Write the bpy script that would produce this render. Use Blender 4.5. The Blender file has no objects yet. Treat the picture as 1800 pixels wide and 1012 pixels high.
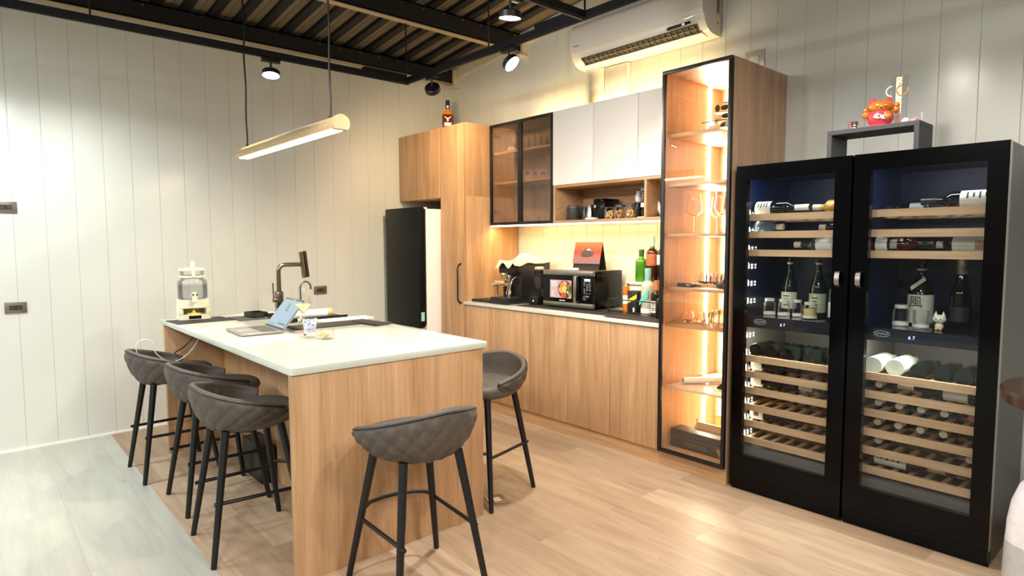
import bpy, bmesh, math, random
from mathutils import Vector, Matrix, Euler
random.seed(7)
sc = bpy.context.scene
COL = sc.collection
PI = math.pi
R = math.radians

# ------------------------------------------------------------------ camera, world, exposure
def setup():
    yaw, pitch, roll = R(48.57), R(4.2188), R(0.1548)
    f = Vector((-math.sin(yaw) * math.cos(pitch), math.cos(yaw) * math.cos(pitch), -math.sin(pitch)))
    r = Vector((math.cos(yaw), math.sin(yaw), 0))
    d = f.cross(r)
    c, s = math.cos(roll), math.sin(roll)
    r2 = c * r + s * d
    d2 = -s * r + c * d
    m = Matrix((r2, -d2, -f)).transposed().to_4x4()
    m.translation = (5.306, -3.85, 1.4)
    cam = bpy.data.cameras.new('camera')
    cam.sensor_width = 36
    cam.lens = 1086.88 / 1800 * 36
    cam.clip_start = 0.05
    o = bpy.data.objects.new('camera', cam)
    COL.objects.link(o)
    o.matrix_world = m
    sc.camera = o
    w = bpy.data.worlds.new('world')
    sc.world = w
    w.use_nodes = True
    bg = w.node_tree.nodes['Background']
    bg.inputs[0].default_value = (0.75, 0.85, 1.0, 1)
    bg.inputs[1].default_value = 0.07
    sc.view_settings.view_transform = 'Standard'
    sc.view_settings.look = 'None'
    sc.view_settings.gamma = 1
    sc.view_settings.use_curve_mapping = False
    sc.view_settings.exposure = 0.85
    sc.cycles.use_denoising = True
    sc.cycles.transparent_max_bounces = 32
    sc.cycles.max_bounces = 10
    sc.cycles.sample_clamp_indirect = 6
setup()

SPOT_W = 42.0
def lamp(kind, name, loc, power, color, rot=None, **k):
    l = bpy.data.lights.new(name, kind)
    l.energy = power
    l.color = color
    for a, b in k.items():
        setattr(l, a, b)
    o = bpy.data.objects.new(name, l)
    COL.objects.link(o)
    o.location = loc
    if rot is not None:
        o.rotation_euler = rot
    return o
# unseen area lamps, added to brighten the walls and cabinets from out of view
for x, y, p in ((3.6, -6.4, 70), (6.6, -5.6, 90), (6.9, -2.6, 62)):
    lamp('AREA', 'added_fill_light', (x, y, 3.0), p, (1.0, 0.955, 0.91), (0, 0, 0), shape='RECTANGLE', size=1.2, size_y=0.6)
lamp('AREA', 'added_fill_light', (1.2, -5.8, 3.0), 60, (0.82, 0.92, 1.0), (0, 0, 0), shape='RECTANGLE', size=1.2, size_y=0.6)

# ------------------------------------------------------------------ materials
MATS = {}
def nodes(name):
    m = bpy.data.materials.new(name)
    m.use_nodes = True
    nt = m.node_tree
    return m, nt, nt.nodes['Principled BSDF'], nt.nodes, nt.links
def lin(c):
    return tuple((x / 12.92 if x <= 0.04045 else ((x + 0.055) / 1.055) ** 2.4) for x in (v / 255 for v in c))
def mat(name, rgb, rough=0.5, metal=0.0, var=0.06, scale=30, bump=0.0, emit=0, coat=0, srgb=True):
    """plain procedural surface: base colour with a faint noise in colour and roughness"""
    if name in MATS:
        return MATS[name]
    m, nt, p, N, L = nodes(name)
    c = lin(rgb) if srgb else rgb
    tc = N.new('ShaderNodeTexCoord')
    no = N.new('ShaderNodeTexNoise')
    no.inputs['Scale'].default_value = scale
    L.new(tc.outputs['Object'], no.inputs['Vector'])
    rm = N.new('ShaderNodeValToRGB')
    rm.color_ramp.elements[0].position = 0.3
    rm.color_ramp.elements[1].position = 0.7
    rm.color_ramp.elements[0].color = (*[v * (1 - var) for v in c], 1)
    rm.color_ramp.elements[1].color = (*[min(1, v * (1 + var)) for v in c], 1)
    L.new(no.outputs['Fac'], rm.inputs['Fac'])
    L.new(rm.outputs['Color'], p.inputs['Base Color'])
    p.inputs['Roughness'].default_value = rough
    p.inputs['Metallic'].default_value = metal
    p.inputs['Coat Weight'].default_value = coat
    if emit:
        p.inputs['Emission Color'].default_value = (*c, 1)
        p.inputs['Emission Strength'].default_value = emit
    if bump:
        b = N.new('ShaderNodeBump')
        b.inputs['Strength'].default_value = bump
        b.inputs['Distance'].default_value = 0.002
        L.new(no.outputs['Fac'], b.inputs['Height'])
        L.new(b.outputs['Normal'], p.inputs['Normal'])
    MATS[name] = m
    return m
def wood(name, c1, c2, axis='Z', rough=0.45, sc_=1.0, blotch=0.35):
    if name in MATS:
        return MATS[name]
    m, nt, p, N, L = nodes(name)
    tc = N.new('ShaderNodeTexCoord')
    oi = N.new('ShaderNodeObjectInfo')
    add = N.new('ShaderNodeVectorMath'); add.operation = 'ADD'
    mul = N.new('ShaderNodeVectorMath'); mul.operation = 'SCALE'
    cmb = N.new('ShaderNodeCombineXYZ')
    for i in range(3):
        L.new(oi.outputs['Random'], cmb.inputs[i])
    L.new(cmb.outputs[0], mul.inputs[0]); mul.inputs['Scale'].default_value = 7
    L.new(tc.outputs['Object'], add.inputs[0]); L.new(mul.outputs[0], add.inputs[1])
    def grain(s_long, s_across, detail, rough_, dist):
        mp = N.new('ShaderNodeMapping')
        s = [s_across * sc_] * 3
        s['XYZ'.index(axis)] = s_long * sc_
        mp.inputs['Scale'].default_value = s
        L.new(add.outputs[0], mp.inputs['Vector'])
        n = N.new('ShaderNodeTexNoise')
        n.inputs['Scale'].default_value = 1
        n.inputs['Detail'].default_value = detail
        n.inputs['Roughness'].default_value = rough_
        n.inputs['Distortion'].default_value = dist
        L.new(mp.outputs[0], n.inputs['Vector'])
        return n
    a = grain(0.9, 13, 5, 0.6, 0.9)
    b = grain(3.5, 110, 3, 0.6, 0.1)
    mx = N.new('ShaderNodeMix'); mx.data_type = 'FLOAT'
    mx.inputs['Factor'].default_value = blotch
    L.new(a.outputs['Fac'], mx.inputs['A']); L.new(b.outputs['Fac'], mx.inputs['B'])
    rm = N.new('ShaderNodeValToRGB')
    rm.color_ramp.elements[0].position = 0.36
    rm.color_ramp.elements[1].position = 0.66
    rm.color_ramp.elements[0].color = (*lin(c1), 1)
    rm.color_ramp.elements[1].color = (*lin(c2), 1)
    L.new(mx.outputs['Result'], rm.inputs['Fac'])
    L.new(rm.outputs['Color'], p.inputs['Base Color'])
    p.inputs['Roughness'].default_value = rough
    bp = N.new('ShaderNodeBump'); bp.inputs['Strength'].default_value = 0.12; bp.inputs['Distance'].default_value = 0.001
    L.new(b.outputs['Fac'], bp.inputs['Height']); L.new(bp.outputs['Normal'], p.inputs['Normal'])
    MATS[name] = m
    return m
def planks(name, c1, c2, c3, w=0.2, l=1.3, rough=0.3, knots=False):
    m, nt, p, N, L = nodes(name)
    tc = N.new('ShaderNodeTexCoord')
    br = N.new('ShaderNodeTexBrick')
    br.offset = 0.37
    br.inputs['Scale'].default_value = 1
    br.inputs['Brick Width'].default_value = l
    br.inputs['Row Height'].default_value = w
    br.inputs['Mortar Size'].default_value = 0.0012
    br.inputs['Mortar Smooth'].default_value = 0.2
    br.inputs['Color1'].default_value = (0, 0, 0, 1)
    br.inputs['Color2'].default_value = (1, 1, 1, 1)
    br.inputs['Mortar'].default_value = (0.5, 0.5, 0.5, 1)
    L.new(tc.outputs['Object'], br.inputs['Vector'])
    mp = N.new('ShaderNodeMapping'); mp.inputs['Scale'].default_value = (1.3, 9, 1)
    off = N.new('ShaderNodeVectorMath'); off.operation = 'MULTIPLY_ADD'
    L.new(br.outputs['Color'], off.inputs[0]); off.inputs[1].default_value = (5, 9, 3)
    L.new(tc.outputs['Object'], off.inputs[2])
    L.new(off.outputs[0], mp.inputs['Vector'])
    n1 = N.new('ShaderNodeTexNoise'); n1.inputs['Scale'].default_value = 1; n1.inputs['Detail'].default_value = 6
    n1.inputs['Roughness'].default_value = 0.62; n1.inputs['Distortion'].default_value = 1.2
    L.new(mp.outputs[0], n1.inputs['Vector'])
    mp2 = N.new('ShaderNodeMapping'); mp2.inputs['Scale'].default_value = (5, 90, 1)
    L.new(off.outputs[0], mp2.inputs['Vector'])
    n2 = N.new('ShaderNodeTexNoise'); n2.inputs['Scale'].default_value = 1; n2.inputs['Detail'].default_value = 3
    L.new(mp2.outputs[0], n2.inputs['Vector'])
    mx = N.new('ShaderNodeMix'); mx.data_type = 'FLOAT'; mx.inputs['Factor'].default_value = 0.3
    L.new(n1.outputs['Fac'], mx.inputs['A']); L.new(n2.outputs['Fac'], mx.inputs['B'])
    rm = N.new('ShaderNodeValToRGB')
    rm.color_ramp.elements[0].position = 0.33; rm.color_ramp.elements[0].color = (*lin(c1), 1)
    rm.color_ramp.elements[1].position = 0.68; rm.color_ramp.elements[1].color = (*lin(c2), 1)
    L.new(mx.outputs['Result'], rm.inputs['Fac'])
    tint = N.new('ShaderNodeMix'); tint.data_type = 'RGBA'; tint.blend_type = 'MULTIPLY'
    tr = N.new('ShaderNodeValToRGB')
    tr.color_ramp.elements[0].color = (*lin(c3), 1); tr.color_ramp.elements[1].color = (1, 1, 1, 1)
    L.new(br.outputs['Color'], tr.inputs['Fac'])
    tint.inputs['Factor'].default_value = 1
    L.new(rm.outputs['Color'], tint.inputs['A']); L.new(tr.outputs['Color'], tint.inputs['B'])
    last = tint.outputs['Result']
    dk = N.new('ShaderNodeMix'); dk.data_type = 'RGBA'; dk.blend_type = 'MULTIPLY'
    gr = N.new('ShaderNodeMath'); gr.operation = 'MULTIPLY'; gr.inputs[1].default_value = 0.35
    L.new(br.outputs['Fac'], gr.inputs[0]); L.new(gr.outputs[0], dk.inputs['Factor'])
    L.new(last, dk.inputs['A']); dk.inputs['B'].default_value = (0.3, 0.26, 0.22, 1)
    last = dk.outputs['Result']
    if knots:
        v = N.new('ShaderNodeTexVoronoi'); v.inputs['Scale'].default_value = 2.6
        mp3 = N.new('ShaderNodeMapping'); mp3.inputs['Scale'].default_value = (0.6, 1.0, 1)
        L.new(off.outputs[0], mp3.inputs['Vector']); L.new(mp3.outputs[0], v.inputs['Vector'])
        kr = N.new('ShaderNodeValToRGB')
        kr.color_ramp.elements[0].position = 0.0; kr.color_ramp.elements[0].color = (1, 1, 1, 1)
        kr.color_ramp.elements[1].position = 0.06; kr.color_ramp.elements[1].color = (0, 0, 0, 1)
        L.new(v.outputs['Distance'], kr.inputs['Fac'])
        km = N.new('ShaderNodeMix'); km.data_type = 'RGBA'
        kf = N.new('ShaderNodeMath'); kf.operation = 'MULTIPLY'; kf.inputs[1].default_value = 0.45
        L.new(kr.outputs['Color'], kf.inputs[0]); L.new(kf.outputs[0], km.inputs['Factor'])
        L.new(last, km.inputs['A']); km.inputs['B'].default_value = (0.16, 0.13, 0.1, 1)
        last = km.outputs['Result']
    L.new(last, p.inputs['Base Color'])
    p.inputs['Roughness'].default_value = rough
    bp = N.new('ShaderNodeBump'); bp.inputs['Strength'].default_value = 0.15; bp.inputs['Distance'].default_value = 0.001
    L.new(mx.outputs['Result'], bp.inputs['Height']); L.new(bp.outputs['Normal'], p.inputs['Normal'])
    MATS[name] = m
    return m
def glass(name, tint=(1, 1, 1), refl=1.0, edge=0.0, rough=0.02, ior=1.45, spec=(1, 1, 1)):
    """thin glass: tinted transparency, Fresnel reflection, darker or brighter at grazing edges"""
    if name in MATS:
        return MATS[name]
    m = bpy.data.materials.new(name); m.use_nodes = True
    nt = m.node_tree; N = nt.nodes; L = nt.links
    N.remove(N['Principled BSDF'])
    out = N['Material Output']
    tr = N.new('ShaderNodeBsdfTransparent'); tr.inputs[0].default_value = (*tint, 1)
    gl = N.new('ShaderNodeBsdfGlossy'); gl.inputs['Roughness'].default_value = rough; gl.inputs['Color'].default_value = (*spec, 1)
    fr = N.new('ShaderNodeFresnel'); fr.inputs['IOR'].default_value = ior
    mu = N.new('ShaderNodeMath'); mu.operation = 'MULTIPLY'; mu.inputs[1].default_value = refl; mu.use_clamp = True
    L.new(fr.outputs[0], mu.inputs[0])
    mx = N.new('ShaderNodeMixShader')
    L.new(mu.outputs[0], mx.inputs[0]); L.new(tr.outputs[0], mx.inputs[1]); L.new(gl.outputs[0], mx.inputs[2])
    last = mx
    if edge:
        lw = N.new('ShaderNodeLayerWeight'); lw.inputs['Blend'].default_value = 0.25
        po = N.new('ShaderNodeMath'); po.operation = 'POWER'; po.inputs[1].default_value = 2.0
        L.new(lw.outputs['Facing'], po.inputs[0])
        m2 = N.new('ShaderNodeMath'); m2.operation = 'MULTIPLY'; m2.inputs[1].default_value = edge; m2.use_clamp = True
        L.new(po.outputs[0], m2.inputs[0])
        df = N.new('ShaderNodeBsdfTranslucent'); df.inputs[0].default_value = (1, 1, 1, 1)
        gg = N.new('ShaderNodeBsdfDiffuse'); gg.inputs['Color'].default_value = (1, 1, 1, 1)
        ma = N.new('ShaderNodeMixShader'); ma.inputs[0].default_value = 0.5
        L.new(df.outputs[0], ma.inputs[1]); L.new(gg.outputs[0], ma.inputs[2])
        mb = N.new('ShaderNodeMixShader')
        L.new(m2.outputs[0], mb.inputs[0]); L.new(mx.outputs[0], mb.inputs[1]); L.new(ma.outputs[0], mb.inputs[2])
        last = mb
    L.new(last.outputs[0], out.inputs['Surface'])
    MATS[name] = m
    return m
def emis(name, rgb, strength):
    m = bpy.data.materials.new(name); m.use_nodes = True
    nt = m.node_tree; N = nt.nodes; L = nt.links
    N.remove(N['Principled BSDF'])
    e = N.new('ShaderNodeEmission'); e.inputs[0].default_value = (*rgb, 1); e.inputs[1].default_value = strength
    L.new(e.outputs[0], N['Material Output'].inputs['Surface'])
    MATS[name] = m
    return m

OAK = wood('oak_laminate', (158, 120, 82), (196, 158, 118))
OAKX = wood('oak_laminate_sideways', (158, 120, 82), (196, 158, 118), 'X')
OAKP = wood('oak_laminate_pinkish', (162, 128, 98), (196, 162, 130))
BEECH = wood('beech_slats', (176, 138, 100), (206, 170, 128), 'X', blotch=0.5)
PANEL = mat('coated_metal_panel', (206, 208, 199), 0.24, 0.0, 0.015, 3)
PANEL.node_tree.nodes['Principled BSDF'].inputs['Specular IOR Level'].default_value = 0.62
BLACKM = mat('black_steel', (22, 22, 24), 0.42, 0.3, 0.1)
BLACKC = mat('black_ceiling_steel', (7, 7, 8), 0.6, 0.1, 0.1)
BLACKP = mat('black_plastic', (16, 16, 17), 0.4, 0, 0.1)
GLOSSB = mat('gloss_black', (6, 6, 8), 0.12, 0, 0.05)
WHITEL = mat('white_lacquer', (238, 234, 228), 0.4, 0, 0.01)
WHITEP = mat('white_plastic', (225, 222, 212), 0.35, 0, 0.02)
QUARTZ = mat('white_quartz', (198, 203, 191), 0.12, 0, 0.015, 60)
GLOSSB.node_tree.nodes['Principled BSDF'].inputs['Specular IOR Level'].default_value = 0.3
CHROME = mat('chrome', (205, 205, 205), 0.12, 1.0, 0.02)
STEEL = mat('brushed_steel', (165, 160, 152), 0.3, 1.0, 0.06, 80)
LEATHER = mat('grey_leather', (74, 67, 60), 0.55, 0, 0.14, 55, bump=0.25)
LEATHERIN = mat('grey_leather_inner', (86, 79, 72), 0.55, 0, 0.12, 55, bump=0.25)
PIPING = mat('dark_piping', (26, 25, 25), 0.5)
LEGM = mat('black_powder_coat', (18, 20, 22), 0.38, 0.2)
PANE = glass('cabinet_pane', (0.97, 0.97, 0.97), 0.8)
SMOKE = glass('smoked_pane', (0.86, 0.83, 0.80), 0.4)
TINT = glass('wine_cooler_pane', (0.88, 0.91, 0.93), 0.4)
def clearglass(name, tint=(1, 1, 1), rough=0.0):
    m = mat(name, (255, 255, 255), rough)
    p = m.node_tree.nodes['Principled BSDF']
    p.inputs['Transmission Weight'].default_value = 1.0
    p.inputs['IOR'].default_value = 1.48
    for l in list(m.node_tree.links):
        if l.to_socket == p.inputs['Base Color']: m.node_tree.links.remove(l)
    p.inputs['Base Color'].default_value = (*tint, 1)
    return m
GX = clearglass('refracting_glassware')
GW = glass('clear_glassware', (0.985, 0.985, 0.985), 0.55, edge=0.35, rough=0.03)
PAPER = mat('white_paper', (236, 234, 226), 0.7, 0, 0.02)
MATB = mat('black_rubber', (30, 29, 29), 0.6, 0, 0.15, 90)
CREAM = mat('cream_label', (214, 208, 186), 0.6, 0, 0.05, 60)
INK = mat('dark_ink', (40, 36, 34), 0.6)
DARKG = mat('dark_bottle_glass', (10, 14, 12), 0.06, 0, 0.05)
GREENG = mat('green_bottle_glass', (40, 92, 22), 0.08, 0, 0.15)
AMBER = mat('amber_spirit', (50, 24, 14), 0.07, 0, 0.3, 12)
BROWNG = mat('brown_bottle_glass', (34, 16, 10), 0.08, 0, 0.2, 12)
GOLD = mat('gold_foil', (206, 160, 78), 0.28, 0.8, 0.1)
WARM = (1.0, 0.70, 0.36)
LED = emis('warm_led', (1.0, 0.86, 0.62), 26)
LEDU = emis('under_cabinet_led', (1.0, 0.85, 0.6), 4)
LEDP = emis('pendant_led', (1.0, 0.78, 0.42), 8)
LAMPW = emis('spot_lens', (1.0, 0.93, 0.82), 40)
BLUE = emis('blue_digits', (0.35, 0.5, 1.0), 2.0)

# ------------------------------------------------------------------ mesh builder
class MB:
    def __init__(s):
        s.v = []; s.f = []
    def add(s, vs, fs):
        n = len(s.v)
        s.v += [tuple(v) for v in vs]
        s.f += [tuple(i + n for i in f) for f in fs]
        return s
    def box(s, x0, x1, y0, y1, z0, z1):
        x0, x1 = sorted((x0, x1)); y0, y1 = sorted((y0, y1)); z0, z1 = sorted((z0, z1))
        vs = [(x, y, z) for z in (z0, z1) for y in (y0, y1) for x in (x0, x1)]
        return s.add(vs, [(0, 2, 3, 1), (4, 5, 7, 6), (0, 1, 5, 4), (2, 6, 7, 3), (0, 4, 6, 2), (1, 3, 7, 5)])
    def prism(s, poly, a0, a1, axis='x'):
        """polygon given in the two other axes (in x,y,z order), extruded along axis"""
        n = len(poly)
        def P(a, p):
            return {'x': (a, p[0], p[1]), 'y': (p[0], a, p[1]), 'z': (p[0], p[1], a)}[axis]
        vs = [P(a0, p) for p in poly] + [P(a1, p) for p in poly]
        fs = [tuple(range(n)), tuple(range(2 * n - 1, n - 1, -1))]
        fs += [(i, i + n, (i + 1) % n + n, (i + 1) % n) for i in range(n)]
        return s.add(vs, fs)
    def tube(s, path, rad, seg=12, caps=True):
        path = [Vector(p) for p in path]
        rad = rad if isinstance(rad, (list, tuple)) else [rad] * len(path)
        n = len(path); vs = []; fs = []
        up = None
        for i, p in enumerate(path):
            t = (path[min(i + 1, n - 1)] - path[max(i - 1, 0)]).normalized()
            if up is None:
                up = t.orthogonal().normalized()
            else:
                up = (up - up.dot(t) * t)
                up = up.normalized() if up.length > 1e-6 else t.orthogonal().normalized()
            b = t.cross(up)
            for k in range(seg):
                a = 2 * PI * k / seg
                vs.append(p + rad[i] * (math.cos(a) * up + math.sin(a) * b))
        for i in range(n - 1):
            for k in range(seg):
                k2 = (k + 1) % seg
                fs.append((i * seg + k, i * seg + k2, (i + 1) * seg + k2, (i + 1) * seg + k))
        if caps:
            fs.append(tuple(range(seg - 1, -1, -1)))
            fs.append(tuple((n - 1) * seg + k for k in range(seg)))
        return s.add(vs, fs)
    def lathe(s, prof, c=(0, 0, 0), seg=32, axis='z', sx=1, sy=1):
        vs = []; fs = []
        rings = []
        for r, z in prof:
            if abs(r) < 1e-6:
                rings.append([len(vs)]); vs.append((0, 0, z))
            else:
                rings.append(list(range(len(vs), len(vs) + seg)))
                vs += [(r * sx * math.cos(2 * PI * k / seg), r * sy * math.sin(2 * PI * k / seg), z) for k in range(seg)]
        for a, b in zip(rings, rings[1:]):
            for k in range(seg):
                k2 = (k + 1) % seg
                if len(a) == 1 and len(b) == 1:
                    continue
                if len(a) == 1:
                    fs.append((a[0], b[k2], b[k]))
                elif len(b) == 1:
                    fs.append((a[k], a[k2], b[0]))
                else:
                    fs.append((a[k], a[k2], b[k2], b[k]))
        def T(p):
            x, y, z = p
            if axis == 'x': x, y, z = z, x, y
            if axis == 'y': x, y, z = y, z, x
            return (x + c[0], y + c[1], z + c[2])
        return s.add([T(p) for p in vs], fs)
    def ball(s, c, r, seg=20, rings=12, sc_=(1, 1, 1)):
        prof = [(math.sin(PI * i / rings) * r, -math.cos(PI * i / rings) * r) for i in range(rings + 1)]
        prof[0] = (0, -r); prof[-1] = (0, r)
        m = MB().lathe(prof, seg=seg)
        return s.add([(x * sc_[0] + c[0], y * sc_[1] + c[1], z * sc_[2] + c[2]) for x, y, z in m.v], m.f)
    def xf(s, M):
        s.v = [tuple(M @ Vector(p)) for p in s.v]
        return s
    def build(s, name, m, parent=None, loc=None, world=False, smooth=True, bevel=0, segs=2, angle=38, sub=0):
        me = bpy.data.meshes.new(name)
        vs = s.v
        if world and parent is not None:
            o0 = Vector(); q = parent
            while q is not None:
                o0 += q.location; q = q.parent
            vs = [tuple(Vector(p) - o0) for p in vs]
        if world and loc is not None:
            vs = [tuple(Vector(p) - Vector(loc)) for p in vs]
        me.from_pydata(vs, [], s.f)
        bm = bmesh.new(); bm.from_mesh(me)
        bmesh.ops.recalc_face_normals(bm, faces=bm.faces)
        if bevel:
            es = [e for e in bm.edges if len(e.link_faces) == 2 and e.calc_face_angle(0) > R(30)]
            bmesh.ops.bevel(bm, geom=es, offset=bevel, segments=segs, affect='EDGES', profile=0.5, clamp_overlap=True)
        bm.to_mesh(me); bm.free()
        me.materials.append(m)
        if smooth:
            for p in me.polygons:
                p.use_smooth = True
            me.set_sharp_from_angle(angle=R(angle))
        o = bpy.data.objects.new(name, me)
        COL.objects.link(o)
        if parent is not None:
            o.parent = parent
        if loc is not None:
            o.location = loc
        if sub:
            md = o.modifiers.new('subsurf', 'SUBSURF'); md.levels = sub; md.render_levels = sub
        return o
def thing(name, label, cat, loc=(0, 0, 0), rot=0, group=None):
    o = bpy.data.objects.new(name, None)
    o.empty_display_size = 0.05
    COL.objects.link(o)
    o.location = loc
    o.rotation_euler = rot if isinstance(rot, (tuple, list, Euler)) else (0, 0, rot)
    return tag(o, label, cat, group)
def tag(o, label, cat, group=None):
    o['label'] = label; o['category'] = cat
    if group:
        o['group'] = group
    return o
def struct(o):
    o['kind'] = 'structure'
    return o
def copy_tree(o, parent=None):
    c = o.copy(); COL.objects.link(c)
    if parent is not None:
        c.parent = parent
    for ch in list(o.children):
        copy_tree(ch, c)
    return c
def dup(o, label, loc, rot=None, group=None):
    c = copy_tree(o)
    c.location = loc
    if rot is not None:
        c.rotation_euler = rot if isinstance(rot, (tuple, list)) else (0, 0, rot)
    c['label'] = label
    if group:
        c['group'] = group
    return c
def text_mesh(name, s, size, m, parent, loc, rot, extrude=0.0003, bold=False):
    cu = bpy.data.curves.new(name, 'FONT'); cu.body = s; cu.size = size; cu.extrude = extrude
    cu.align_x = 'CENTER'; cu.align_y = 'CENTER'
    if bold:
        cu.offset = size * 0.02
    o = bpy.data.objects.new(name, cu); COL.objects.link(o)
    bpy.context.view_layer.update()
    me = bpy.data.meshes.new_from_object(o.evaluated_get(bpy.context.evaluated_depsgraph_get()))
    bpy.data.objects.remove(o)
    me.materials.clear(); me.materials.append(m)
    t = bpy.data.objects.new(name, me); COL.objects.link(t)
    t.parent = parent; t.location = loc; t.rotation_euler = rot
    return t
# ------------------------------------------------------------------ the room
ROOF = lambda x: 3.17 + 0.1 * x
def panel_wall(name, a0, a1, s0, pitch, top, place):
    """vertical metal cladding: flat pans, V joints; place(s, depth, z) gives the world point"""
    m = MB()
    seams = []
    s = s0
    while s > a0: s -= pitch
    while s < a1 + pitch:
        seams.append(s); s += pitch
    pts = []
    for k in range(len(seams) - 1):
        l, r = seams[k], seams[k + 1]
        pts += [(l, 0.0035), (l + 0.002, 0.0), ((l + r) / 2, -0.0006), (r - 0.002, 0.0)]
    pts.append((seams[-1], 0.0035))
    pts = [(min(max(p[0], a0), a1), p[1]) for p in pts]
    vs = []
    for p in pts:
        vs.append(place(p[0], p[1], 0)); vs.append(place(p[0], p[1], top(p[0])))
    n = len(pts)
    fs = [(2 * i, 2 * i + 2, 2 * i + 3, 2 * i + 1) for i in range(n - 1)]
    vs += [place(a0, 0.12, 0), place(a0, 0.12, top(a0)), place(a1, 0.12, 0), place(a1, 0.12, top(a1))]
    fs += [(2 * n, 2 * n + 1, 2 * n + 3, 2 * n + 2), (0, 1, 2 * n + 1, 2 * n), (2 * n - 2, 2 * n - 1, 2 * n + 3, 2 * n + 2)]
    m.add(vs, fs)
    return struct(m.build(name, PANEL, angle=20))
panel_wall('wall_left', -7.6, 0.0, -3.599, 0.1752, lambda s: 3.17, lambda s, d, z: (-d, s, z))
panel_wall('wall_back', 0.0, 8.2, 3.614, 0.1735, ROOF, lambda s, d, z: (s, d, z))
struct(MB().box(8.2, 8.3, -7.6, 0.12, 0, 4.0).build('wall_right', mat('plain_wall_paint', (112, 108, 102), 0.7, 0, 0.02)))
struct(MB().box(-0.12, 8.3, -7.7, -7.6, 0, 4.0).build('wall_front', MATS['plain_wall_paint']))
FLOORM = planks('oak_floor_planks', (158, 134, 110), (194, 170, 142), (216, 211, 205), 0.19, 1.25, 0.44)
FLOORL = planks('pale_floor_planks', (166, 165, 153), (184, 183, 171), (240, 240, 238), 0.32, 2.2, 0.36, knots=True)
struct(MB().box(-0.12, 8.3, -3.115, 0.12, -0.1, 0.0).build('floor', FLOORM))
struct(MB().box(-0.12, 8.3, -7.7, -3.115, -0.1, 0.0).build('floor', FLOORL))
struct(MB().box(0.0, 0.012, -7.6, -0.66, 0.0, 0.012).build('baseboard_left', WHITEL))

# corrugated roof deck, battens, beams
def deck():
    m = MB(); pts = []
    y = 0.12
    while y > -7.7:
        pts += [(y, 0.0), (y - 0.05, 0.0), (y - 0.056, 0.012), (y - 0.064, 0.0)]
        y -= 0.095
    vs = []
    for yy, d in pts:
        for x in (-0.12, 8.3):
            vs.append((x, yy, ROOF(x) + d))
    n = len(pts)
    vs2 = [(x, y, z + 0.05) for x, y, z in vs]
    fs = [(2 * i, 2 * i + 1, 2 * i + 3, 2 * i + 2) for i in range(n - 1)]
    fs += [tuple(j + 2 * n for j in f) for f in fs]
    m.add(vs + vs2, fs)
    return m
struct(deck().build('ceiling', mat('beige_roof_deck', (120, 105, 82), 0.55, 0, 0.05, 8), angle=15))
bat = None
k = 0
y = -0.229
while y > -7.4:
    if bat is None:
        bm_ = MB().prism([(0.0, ROOF(0) - 0.034), (8.2, ROOF(8.2) - 0.034), (8.2, ROOF(8.2)), (0.0, ROOF(0))], -0.034, 0.034, 'y')
        bat = bm_.build('trim_1', BLACKC); bat.location = (0, y, 0)
        o = bat
    else:
        o = bat.copy(); COL.objects.link(o); o.location = (0, y, 0); o.name = 'trim_%d' % (k + 1)
    struct(o); o.name = 'trim_%d' % (k + 1)
    k += 1; y -= 0.1905
NT = k
FLANGE = mat('beige_steel', (168, 150, 120), 0.6, 0, 0.05)  # flange undersides are paler than the black web
def beam(x, w, zb, label, yend=-0.03):
    top = ROOF(x + w / 2) - 0.036
    t = thing('roof_beam', label, 'beam', (x, 0, zb))
    m = MB().box(w / 2 - 0.006, w / 2 + 0.006, -7.5, yend, 0.01, top - zb)
    m.box(0, w, -7.5, yend, top - zb - 0.01, top - zb)
    m.box(0.0, w, -7.5, yend, 0.004, 0.016)
    m.box(w - 0.012, w, -7.5, yend, 0.01, top - zb)
    m.build('web', BLACKC, t, smooth=False)
    MB().box(0.0, w, -7.5, yend, -0.002, 0.004).build('flange_underside', FLANGE, t, smooth=False)
    b = MB()
    yy = -0.229 + 0.095
    while yy > -3.6:
        b.lathe([(0, 0), (0.008, 0), (0.008, 0.012), (0, 0.012)], (w, yy, top - zb - 0.03), 8, 'x'); yy -= 0.1905
    b.build('bolt_row', CHROME, t)
    c = MB().box(w, w + 0.03, yend - 0.025, yend + 0.03, -0.03, top - zb).box(w - 0.05, w + 0.04, yend - 0.07, yend + 0.03, -0.042, -0.03)
    c.build('end_bracket', mat('cream_steel_bracket', (206, 196, 170), 0.5), t, smooth=False)
    return t
beam(0.04, 0.06, 3.005, 'dark steel roof beam nearest the left panelled wall')
beam(1.07, 0.06, 3.09, 'dark steel roof beam above the tall oak cabinet')
beam(3.35, 0.06, 3.32, 'dark steel roof beam above the air conditioner')
beam(5.6, 0.06, 3.54, 'dark steel roof beam over the wine coolers side of the room')
def edge_trim():
    return MB().prism([(0.15, ROOF(0.15) - 0.12), (8.2, ROOF(8.2) - 0.12), (8.2, ROOF(8.2) - 0.04), (0.15, ROOF(0.15) - 0.04)], -0.03, 0.0, 'y')
struct(edge_trim().build('trim_%d' % (NT + 1), MATS['cream_steel_bracket']))

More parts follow.
